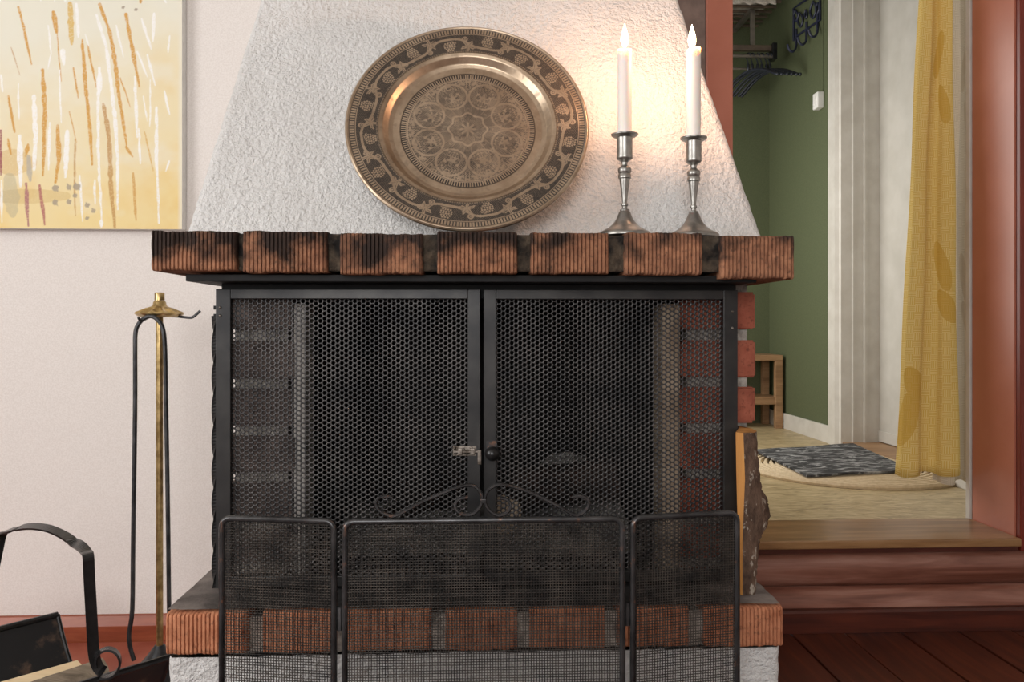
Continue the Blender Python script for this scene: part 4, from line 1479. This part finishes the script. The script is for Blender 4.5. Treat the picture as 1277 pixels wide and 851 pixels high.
# pale border at the right edge
eb = np.clip((PXX - 221) / 4, 0, 1)[..., None] * 0.75
img = img * (1 - eb) + lc((232, 226, 208)) * eb
V = np.stack([x0p + gx, np.full(gx.shape, YPNT) - 0.0, z0p + gz], -1).reshape(-1, 3)
mesh_np('canvas_front', V, grid_faces(nz, nx), MAT['canvas'], paint, True, colors=img.reshape(-1, 3))
MB().box(x0p, x0p + CW, YPNT + 0.0004, YW - 0.001, z0p, z0p + CHT, 0.001).build('stretcher_edge', MAT['canvas_edge'], paint)

tag(MB().box(-1.5, hx0 - 0.006, 1.30, YW - 0.024, 0.0, 0.0022, 0.0008).build('red_floor_area', MAT['red_paint_floor']), 'terracotta-red floor area under the log basket and tool stand', 'floor plate')  # thin sheet added over the boards, a lighter red than theirs

# ------------------------------------------------------------------ companion stand and tongs
YT = 1.80
s0 = at(199, 400, YT)
st = thing('fire_tool_stand', 'slim brass fire-tool stand with scalloped cap beside the hearth', 'tool stand', (s0.x, YT, 0.0025))
KT = 0.000275
ztop = at(199, 365, YT).z
zy = lambda y: ztop - (y - 95) * KT
MB().tube([(s0.x, YT, 0.08), (s0.x, YT, zy(200))], 0.0075, 16).build('pole', MAT['brass'], st, True)
MB().lathe([(0.0105, zy(158)), (0.0105, zy(100)), (0.0095, zy(95))], (s0.x, YT, 0), 20).build('finial', MAT['brass'], st, True)
cap = MB()
capprof = [(150, 286), (172, 276), (180, 266), (172, 256), (140, 244), (100, 226), (66, 208), (52, 196), (48, 172), (38, 160)]
nn = 48
vs, fs = [], []
for j, (hw, y) in enumerate(capprof):
    for k_ in range(nn):
        a_ = 2 * PI * k_ / nn
        ridge = 1 + (0.035 * math.cos(12 * a_) if 70 < hw else 0)
        dzr = (0.0018 * math.cos(12 * a_)) if 90 < hw < 175 else 0
        vs.append((s0.x + hw * KT * ridge * math.cos(a_), YT + hw * KT * ridge * math.sin(a_), zy(y) + dzr))
for j in range(len(capprof) - 1):
    for k_ in range(nn):
        l_ = (k_ + 1) % nn
        fs.append((j * nn + k_, j * nn + l_, (j + 1) * nn + l_, (j + 1) * nn + k_))
fs.append(tuple(range(nn - 1, -1, -1)))
fs.append(tuple((len(capprof) - 1) * nn + k_ for k_ in range(nn)))
cap.add(vs, fs).build('scalloped_cap', MAT['brass'], st, True)
zh = zy(285)
for (dx, dy) in ((1, 0.0), (-0.35, -0.94), (-0.45, 0.88)):
    pts = [(s0.x + dx * a_, YT + dy * a_, zh + b_) for a_, b_ in ((0.0, 0.002), (0.035, 0.0), (0.062, -0.003), (0.072, -0.002), (0.082, 0.006), (0.088, 0.012))] if dx == 1 else [(s0.x + dx * a_, YT + dy * a_, zh + b_) for a_, b_ in ((0.0, 0.002), (0.03, -0.002), (0.046, -0.008), (0.056, -0.010), (0.062, -0.003))]
    MB().tube(smooth_path(pts, 4), 0.0030, 8).build('hook', MAT['steel_rod'], st, True)
MB().lathe([(0.095, 0.0025), (0.095, 0.006), (0.085, 0.012), (0.055, 0.038), (0.022, 0.078), (0.010, 0.094)], (s0.x, YT, 0), 40).build('foot', MAT['steel_rod'], st, True)

# tongs: two legs hung over the front hook
hk = Vector((s0.x - 0.35 * 0.050, YT - 0.94 * 0.050, zh - 0.010))
tg = thing('fire_tongs', 'dark steel fire tongs hanging from a hook of the brass stand', 'tongs', (hk.x, hk.y, hk.z - 0.78))
top = hk + Vector((0, 0, 0.0048))
lp = lambda px_, py_: at(px_, py_, hk.y)
left = [(186.5, 394.5), (180, 397), (173, 404), (169, 415), (168.5, 440), (168.5, 500), (167.5, 580), (166, 680), (165, 760), (161, 790), (162, 806), (167, 824)]
right = [(186.5, 394.5), (193, 396), (200, 403), (204, 414), (206, 440), (207, 500), (208.5, 580), (210, 680), (211, 760), (213, 795), (210, 824)]
for path, nm in ((left, 'tong_leg'), (right, 'tong_leg')):
    MB().tube(smooth_path([lp(*q) for q in path], 4), 0.0046, 8).build(nm, MAT['steel_rod'], tg, True)

# ------------------------------------------------------------------ log basket at the lower left
ZR = 0.20
Bc = at(72, 757, 1.70)
Fc = at(212, 811, 1.475)
Bc = Vector((Bc.x, 1.70, ZR + 0.0))
Fc = Vector((Fc.x, 1.475, ZR))
axd = Vector((-0.70, -0.71, 0)).normalized()      # long direction of the trough
acr = (Fc - Bc)
acr.z = 0
acr = (acr - axd * acr.dot(axd))
LEN = 0.36
bk = thing('log_basket', 'black metal log basket with curved tray and twisted strap handle', 'log basket', (Bc + acr / 2 + axd * LEN / 2) * 1.0)
bk.location.z = 0
ORIG[bk] = Vector(bk.location)
nA, nL = 22, 8
sheet = []
Rz = 0.165
for j in range(nL):
    for i in range(nA):
        f = -1 + 2 * i / (nA - 1)
        z = 0.030 + Rz * abs(f) ** 2.6
        skew = (Fc - Bc - acr).dot(axd)
        p = Bc + acr * ((f + 1) / 2) + axd * (LEN * j / (nL - 1)) + axd * skew * ((f + 1) / 2)
        sheet.append((p.x, p.y, z + 0.004))
m = MB()
off2 = [(x_, y_, z_ - 0.0035) for x_, y_, z_ in sheet]
fsh = [(j * nA + i, j * nA + i + 1, (j + 1) * nA + i + 1, (j + 1) * nA + i) for j in range(nL - 1) for i in range(nA - 1)]
m.add(sheet, fsh)
m.add(off2, [q[::-1] for q in fsh])
m.build('tray', MAT['basket_tray'], bk, True)
for jj in (0, nL - 1):
    MB().tube([sheet[jj * nA + i] for i in range(nA)], 0.0042, 8).build('end_rim', MAT['basket_black'], bk, True)
for ii in (0, nA - 1):
    MB().tube([sheet[j * nA + ii] for j in range(nL)], 0.0060, 8).build('side_rim', MAT['basket_black'], bk, True)
for jj in (1, nL - 2):
    for ii in (6, 15):
        p = Vector(sheet[jj * nA + ii])
        MB().tube([p, (p.x, p.y, 0.0024)], 0.006, 8).build('foot', MAT['basket_black'], bk, True)


def strap(pts, width_dir, hw, th, name):
    """flat strap swept along pts; width_dir(i) gives the half-width direction"""
    m_ = MB()
    P = [Vector(p) for p in pts]
    vs, fs = [], []
    for i, p in enumerate(P):
        t_ = (P[min(i + 1, len(P) - 1)] - P[max(i - 1, 0)]).normalized()
        wd = Vector(width_dir(i))
        wd = (wd - t_ * wd.dot(t_)).normalized()
        nn_ = t_.cross(wd)
        for (a_, b_) in ((hw, th), (hw, -th), (-hw, -th), (-hw, th)):
            vs.append(p + wd * a_ + nn_ * b_)
    n_ = len(P)
    for i in range(n_ - 1):
        for k_ in range(4):
            l_ = (k_ + 1) % 4
            fs.append((i * 4 + k_, i * 4 + l_, (i + 1) * 4 + l_, (i + 1) * 4 + k_))
    fs += [(0, 1, 2, 3), tuple((n_ - 1) * 4 + k_ for k_ in (3, 2, 1, 0))]
    return m_.add(vs, fs).build(name, MAT['basket_black'], bk, False)


# handle across the tray, in the plane seen from the room
YB = 1.385
hp = lambda px_, py_, dy=0.0: at(px_, py_, YB + dy)
hpx = [(130, 838), (124, 835), (119, 825), (116.5, 810), (115, 785), (113, 750), (111, 715), (110, 694), (107, 688), (100, 681), (93, 677), (80, 668), (62, 660), (45, 657), (30, 657.5), (17, 661), (8, 663), (2, 668), (-3, 690), (-14, 740), (-26, 780), (-32, 800)]
hpts = [(a_, b_, 0.0 if i < 7 else 0.25 * (i - 7) / 10 if i < 18 else 0.25) for i, (a_, b_) in enumerate(hpx)]
hpath = smooth_path([hp(*q) for q in hpts], 6)
nh = len(hpath)
sx = Vector((math.cos(YAW), -math.sin(YAW), 0))


def wdir(i):
    p = i / 6.0
    if p < 8:                 # upright: broad side to the room
        return Vector((0.85, 0.53, 0.1))
    if p < 10.5:              # twist
        f = (p - 8) / 2.5
        return Vector((0.85 * (1 - f), 0.53 + 0.2 * f, 0.5 * math.sin(f * PI)))
    if p < 14.5:
        return Vector((0.0, 1, 0.25))
    if p < 16.5:
        f = (p - 14.5) / 2
        return Vector((0.85 * f, 1 - 0.4 * f, 0.3 * math.sin(f * PI)))
    return Vector((0.85, 0.53, 0.1))


strap(hpath, wdir, 0.0088, 0.0019, 'handle')
# scroll at the foot of the strap
c0 = hp(133, 826)
spts = []
for k_ in range(26):
    a_ = -PI * 0.62 + k_ / 25 * PI * 1.75
    rr_ = 0.0265 - 0.0075 * k_ / 25
    spts.append((c0.x + rr_ * math.cos(a_) * 0.9, YB + 0.0 + rr_ * math.cos(a_) * 0.1, c0.z + rr_ * math.sin(a_)))
strap(spts, lambda i: Vector((0.35, -1, 0.05)), 0.0088, 0.0019, 'scroll')
# what lies in the tray
ctr = Bc + acr * 0.5
pA = Bc + acr * 0.62 + axd * 0.0
pB = Bc + acr * 0.62 + axd * 0.31
log_mesh('log', (pA.x, pA.y, 0.118), (pB.x, pB.y, 0.112), 0.052, MAT['log_grey'], 9, 'grey weathered log lying in the black metal basket', end_mat=MAT['split_wood'])
pA = Bc + acr * 0.40 + axd * 0.01
pB = Bc + acr * 0.40 + axd * 0.34
kd = MB()
u = axd
wv = Vector((-u.y, u.x, 0))
vs = []
for p, zz_ in ((pA, 0.136), (pB, 0.138)):
    for (a_, b_) in ((-0.017, 0.0), (0.017, -0.004), (0.017, 0.006), (-0.017, 0.010)):
        q = p + wv * a_
        vs.append((q.x, q.y, zz_ + b_))
kd.add(vs, [(0, 1, 2, 3), (7, 6, 5, 4), (0, 4, 5, 1), (1, 5, 6, 2), (2, 6, 7, 3), (3, 7, 4, 0)])
tag(kd.build('kindling_stick', MAT['kindling']), 'pale freshly sawn stick of kindling in the black metal basket', 'kindling')

# ------------------------------------------------------------------ curtains in the doorway
def curtain(name, Yc, tl, tr, bl, br_, zlow, label, mat, folds, amp, phase, width):
    """edges given in photograph pixels at rows 0 and 592; runs on up to the rod"""
    nu, nv = 90, 60
    ztopc = 2.195
    vs, uv = [], []
    zA, zB = at(1160, 0, Yc).z, at(1160, 592, Yc).z
    for j in range(nv):
        z = zlow + (ztopc - zlow) * j / (nv - 1)
        f = (z - zB) / (zA - zB)
        f2 = min(f, 1.05)
        xl_ = at(bl + (tl - bl) * f2, 400, Yc).x
        xr_ = at(br_ + (tr - br_) * f2, 400, Yc).x
        for i in range(nu):
            u_ = i / (nu - 1)
            wv_ = math.sin(2 * PI * folds * u_ + phase + 0.35 * math.sin(z * 2.2))
            a_ = amp * (0.75 + 0.35 * (1 - min(f, 1)))
            x_ = xl_ + (xr_ - xl_) * (u_ + 0.035 * math.sin(4 * PI * folds * u_ + phase))
            y_ = Yc + a_ * wv_ + 0.004 * math.sin(7 * u_ + 9 * z)
            vs.append((x_, y_, z + (0.006 * math.sin(2 * PI * folds * u_ + phase + 1) if j == 0 else 0)))
            uv.append((u_ * width, z - zlow))
    V = np.array(vs)
    F = grid_faces(nv, nu)
    o = mesh_np(name, V, F, mat, None, True, uvs=uv)
    sd = o.modifiers.new('cloth_thickness', 'SOLIDIFY')
    sd.thickness = 0.0015
    return tag(o, label, 'curtain')


curtain('curtain', 2.325, 1147, 1186, 1116, 1197, at(1160, 592, 2.325).z, 'yellow basketweave-print cotton curtain hanging gathered in the hall doorway', MAT['curtain_yellow'], 1.6, 0.016, 2.2, 0.23)
curtain('curtain', 2.365, 1180, 1212, 1165, 1212, at(1190, 602, 2.365).z, 'cream basketweave-print curtain hanging between yellow curtain and red jamb', MAT['curtain_cream'], 1.4, 0.012, 0.6, 0.2)
# ------------------------------------------------------------------ hall things
# round jute rug: concentric braided ropes
rc_ = at(1062, 576, 3.10)
rc_ = Vector((rc_.x, 3.12, ZH))
rug = thing('jute_rug', 'round braided jute rug under the grey doormat in the hall', 'rug', rc_)
for k_ in range(12):
    R_k = 0.40 - 0.022 * k_
    pts = []
    n_ = 150
    for i in range(n_):
        a_ = 2 * PI * i / n_
        rr_ = 0.0115 * (1 + 0.0)
        pts.append((rc_.x + R_k * 1.02 * math.cos(a_), rc_.y + R_k * math.sin(a_) * 1.0, ZH + 0.0095))
    rad = [0.0105 + 0.0008 * (1 if i % 2 else -1) for i in range(n_)] if k_ < 1 else [0.0105] * n_
    MB().tube(pts, rad, 6, closed=True, flat=0.82, up=(0, 0, 1)).build('braid', MAT['jute'], rug, True)
MB().lathe([(0.145, 0.001), (0.145, 0.015), (0.0, 0.015)], rc_, 40, True, False).build('rug_centre', MAT['jute'], rug)


def floor_pt(px_, py_, z):
    d = (EYE - z) / ((py_ - HOR) / FPX)
    a_ = math.atan((px_ - 638.5) / FPX)
    # depth along the view axis d, lateral d*tan(a)
    lat = d * math.tan(a_)
    return Vector((d * math.sin(YAW) + lat * math.cos(YAW), d * math.cos(YAW) - lat * math.sin(YAW), z))


zmat = ZH + 0.0245
q = [floor_pt(940, 563, zmat), floor_pt(1064, 555, zmat), floor_pt(1140, 588, zmat), floor_pt(1006, 595, zmat)]
nm_ = 26
vs = []
for lay, dz_ in ((0, 0.0), (1, 0.007)):
    for j in range(nm_):
        for i in range(nm_):
            a_, b_ = i / (nm_ - 1), j / (nm_ - 1)
            p = (q[0] * (1 - a_) + q[1] * a_) * (1 - b_) + (q[3] * (1 - a_) + q[2] * a_) * b_
            vs.append((p.x, p.y, p.z + dz_ + 0.0015 * math.sin(9 * a_ + 4 * b_)))
N2 = nm_ * nm_
fs = [(j * nm_ + i + N2, j * nm_ + i + 1 + N2, (j + 1) * nm_ + i + 1 + N2, (j + 1) * nm_ + i + N2) for j in range(nm_ - 1) for i in range(nm_ - 1)]
fs += [tuple(k_ - N2 for k_ in f_[::-1]) for f_ in fs]
ring = list(range(nm_)) + [j * nm_ + nm_ - 1 for j in range(1, nm_)] + [(nm_ - 1) * nm_ + i for i in range(nm_ - 2, -1, -1)] + [j * nm_ for j in range(nm_ - 2, 0, -1)]
fs += [(ring[i], ring[(i + 1) % len(ring)], ring[(i + 1) % len(ring)] + N2, ring[i] + N2) for i in range(len(ring))]
tag(MB().add(vs, fs).build('doormat', MAT['doormat'], None, True), 'dark grey swirled doormat lying on the round jute rug', 'doormat')

# low bench against the green wall
YBN = 4.36
bx1 = HX - 0.02
bx0 = bx1 - 0.42
zt_ = at(955, 443, YBN).z
bn = thing('bench', 'small light wooden bench with a lower shelf in the hall corner', 'bench', ((bx0 + bx1) / 2, YBN + 0.12, ZH))
MB().box(bx0, bx1, YBN, YBN + 0.24, zt_ - 0.032, zt_, 0.003).build('seat', MAT['bench_wood'], bn)
zsf = at(955, 505, YBN).z
MB().box(bx0 + 0.003, bx1 - 0.003, YBN + 0.005, YBN + 0.235, zsf, zsf + 0.04, 0.003).build('shelf', MAT['bench_wood'], bn)
for lx in (bx0, bx1 - 0.04):
    for ly in (YBN + 0.001, YBN + 0.205):
        MB().box(lx, lx + 0.04, ly, ly + 0.034, ZH, zt_ - 0.033, 0.003).build('leg', MAT['bench_wood'], bn)

# hat rack on the far wall
YR = 4.30
rk = thing('hat_rack', 'wall-mounted hat rack with rails on the green hall wall', 'hat rack', (1.2, HFAR, at(940, 57, YR).z))
xe = at(962, 60, YR).x
xs0 = 0.75
zr = lambda py_: at(940, py_, YR).z
MB().box(xs0, xe, YR - 0.012, YR + 0.012, zr(64), zr(57), 0.002).build('wood_rail', MAT['rack_wood'], rk)
MB().tube([(xs0, YR - 0.02, zr(71.5)), (xe + 0.01, YR - 0.02, zr(71.5))], 0.0095, 10).build('hanging_rod', MAT['grey_metal'], rk, True)
MB().tube([(xs0, YR + 0.02, zr(84.5)), (xe - 0.05, YR + 0.02, zr(84.5))], 0.006, 8).build('lower_rod', MAT['grey_metal'], rk, True)
MB().box(xe - 0.004, xe + 0.022, YR - 0.03, YR + 0.03, zr(75), zr(55), 0.003).build('end_cap', MAT['basket_black'], rk)
bxk = at(939, 40, YR).x
for bx_ in (bxk, 0.9):
    MB().box(bx_ - 0.013, bx_ + 0.013, YR + 0.0, YR + 0.014, zr(57), zr(12), 0.002).build('bracket', MAT['grey_metal'], rk)
    MB().box(bx_ - 0.012, bx_ + 0.012, YR + 0.014, HFAR, zr(14) - 0.0, zr(9), 0.002).build('wall_arm', MAT['grey_metal'], rk)
for k_ in range(6):
    yk = YR - 0.06 + 0.07 * k_
    if yk < HFAR - 0.01:
        MB().tube([(xs0, yk, zr(7)), (xe + 0.03, yk, zr(7))], 0.008, 8).build('shelf_rod', MAT['rack_wood'], rk, True)
# pale woven cloth on the shelf, scalloped front edge
xs = np.linspace(0.9, xe - 0.0, 60)
vs, fs = [], []
for j, (yy, dz_) in enumerate(((YR - 0.075, -0.020), (YR - 0.07, 0.0), (YR - 0.05, 0.018), (YR + 0.08, 0.022), (YR + 0.2, 0.02))):
    for x_ in xs:
        vs.append((x_, yy, zr(7) + 0.009 + dz_ - (0.012 * abs(math.sin(x_ * 42)) if j == 0 else 0) + 0.002 * math.sin(x_ * 150)))
nx_ = len(xs)
fs = [(j * nx_ + i, j * nx_ + i + 1, (j + 1) * nx_ + i + 1, (j + 1) * nx_ + i) for j in range(4) for i in range(nx_ - 1)]
o = MB().add(vs, fs).build('woven_cloth', MAT['pale_cloth'], None, True)
o.modifiers.new('cloth_thickness', 'SOLIDIFY').thickness = 0.006
tag(o, 'pale woven cloth with scalloped edge lying on the hat rack shelf', 'cloth')

# clothes hangers
rodz = zr(71.5)


def hanger_mesh():
    m_ = MB()
    hk_ = [(0.0, -0.016, 0.004)]
    for i in range(11):
        a_ = PI * 1.05 - i * PI * 1.3 / 10
        hk_.append((0.0, 0.0155 * math.cos(a_), 0.0 + 0.0155 * math.sin(a_)))
    hk_ += [(0, 0.006, -0.022), (0, 0.0, -0.04), (0, 0, -0.075)]
    m_.tube(hk_, 0.0035, 8)
    m_.tube([(0, 0, -0.045), (0, 0, -0.085)], 0.008, 10)
    arm = [(0, -0.215, -0.158), (0, -0.19, -0.146), (0, -0.14, -0.118), (0, -0.08, -0.094), (0, 0, -0.082), (0, 0.08, -0.094), (0, 0.14, -0.118), (0, 0.19, -0.146), (0, 0.215, -0.158)]
    m_.tube(smooth_path(arm, 3), 0.0065, 8, flat=1.2)
    m_.sphere((0, -0.217, -0.158), 0.009, 10, 8).sphere((0, 0.217, -0.158), 0.009, 10, 8)
    return m_


hm = hanger_mesh()
me = bpy.data.meshes.new('clothes_hanger')
me.from_pydata(hm.v, [], hm.f)
me.materials.append(MAT['hanger'])
me.polygons.foreach_set('use_smooth', [True] * len(me.polygons))
me.update()
for k_, px_ in enumerate((933, 938, 945, 950, 956, 960)):
    o = bpy.data.objects.new('clothes_hanger', me)
    COL.objects.link(o)
    o.location = (at(px_, 70, YR - 0.02).x, YR - 0.02, rodz + 0.0)
    o.rotation_euler = (0, 0, math.radians(23))
    tag(o, 'dark plastic clothes hanger hanging empty on the hat rack rod', 'hanger', 'empty hangers on the hat rack')

# blue wire hook rack on the right-hand green wall
def wp(px_, py_, off=0.0):
    """point on the right hall wall at a photograph pixel"""
    xw = HX - 0.008 - off
    Yw = xw / math.tan(YAW + math.atan((px_ - 638.5) / FPX))
    d = xw * math.sin(YAW) + Yw * math.cos(YAW)
    return Vector((xw, Yw, EYE + (HOR - py_) / FPX * d))


hr = thing('hook_rack', 'dark blue wire coat-hook rack with curls on the green wall', 'hook rack', wp(1005, 35))
cz = lambda x_, y_, off=0.0: wp(840 + x_ / 5.675, y_ / 5.675, off)
MB().tube([cz(850, 290), cz(850, 60), cz(920, 10), cz(1035, -60), cz(1037, 140), cz(880, 250), cz(860, 285)], 0.006, 8).build('frame', MAT['blue_iron'], hr, True)
for path in ([(862, 70), (880, 110), (865, 150), (852, 110), (862, 70)], [(890, 90), (915, 130), (900, 190), (878, 150), (890, 90)], [(935, 70), (945, 100), (938, 130), (928, 100), (935, 70)], [(985, 10), (1010, 60), (985, 130), (965, 80), (985, 10)], [(1020, 20), (1030, 60), (1015, 100), (1005, 60), (1020, 20)]):
    MB().tube(smooth_path([cz(*q_) for q_ in path], 5), 0.005, 8).build('curl', MAT['blue_iron'], hr, True)
for (hx_, hy_) in ((868, 215), (940, 165), (1018, 110)):
    path = [(hx_, hy_ - 10, 0.0), (hx_, hy_ + 60, 0.0), (hx_ - 2, hy_ + 120, 0.012), (hx_ - 22, hy_ + 150, 0.03), (hx_ - 48, hy_ + 140, 0.05), (hx_ - 62, hy_ + 100, 0.06)]
    MB().tube(smooth_path([cz(*q_) for q_ in path], 4), 0.0062, 8).build('hook', MAT['blue_iron'], hr, True)

# small white box by the door casing with its cable
bxp = wp(1023, 126)
tb_ = thing('wall_switch', 'small white plastic switch box beside the white door casing', 'switch', bxp)
MB().box(HX - 0.035, HX - 0.0005, bxp.y - 0.03, bxp.y + 0.03, bxp.z - 0.04, bxp.z + 0.04, 0.006).build('housing', MAT['white_plastic'], tb_)
MB().box(HX - 0.040, HX - 0.035, bxp.y - 0.014, bxp.y + 0.014, bxp.z - 0.022, bxp.z + 0.022, 0.002).build('rocker', MAT['white_plastic'], tb_)
MB().tube([(HX - 0.004, bxp.y - 0.02, bxp.z + 0.04), (HX - 0.004, bxp.y - 0.02, 2.7)], 0.0014, 6).build('cable', MAT['green_wall'], tb_)

for o in scene.objects:
    if o.parent is None and 'kind' in o and o['kind'] == 'structure':
        o.color = (1, 1, 1, 1)
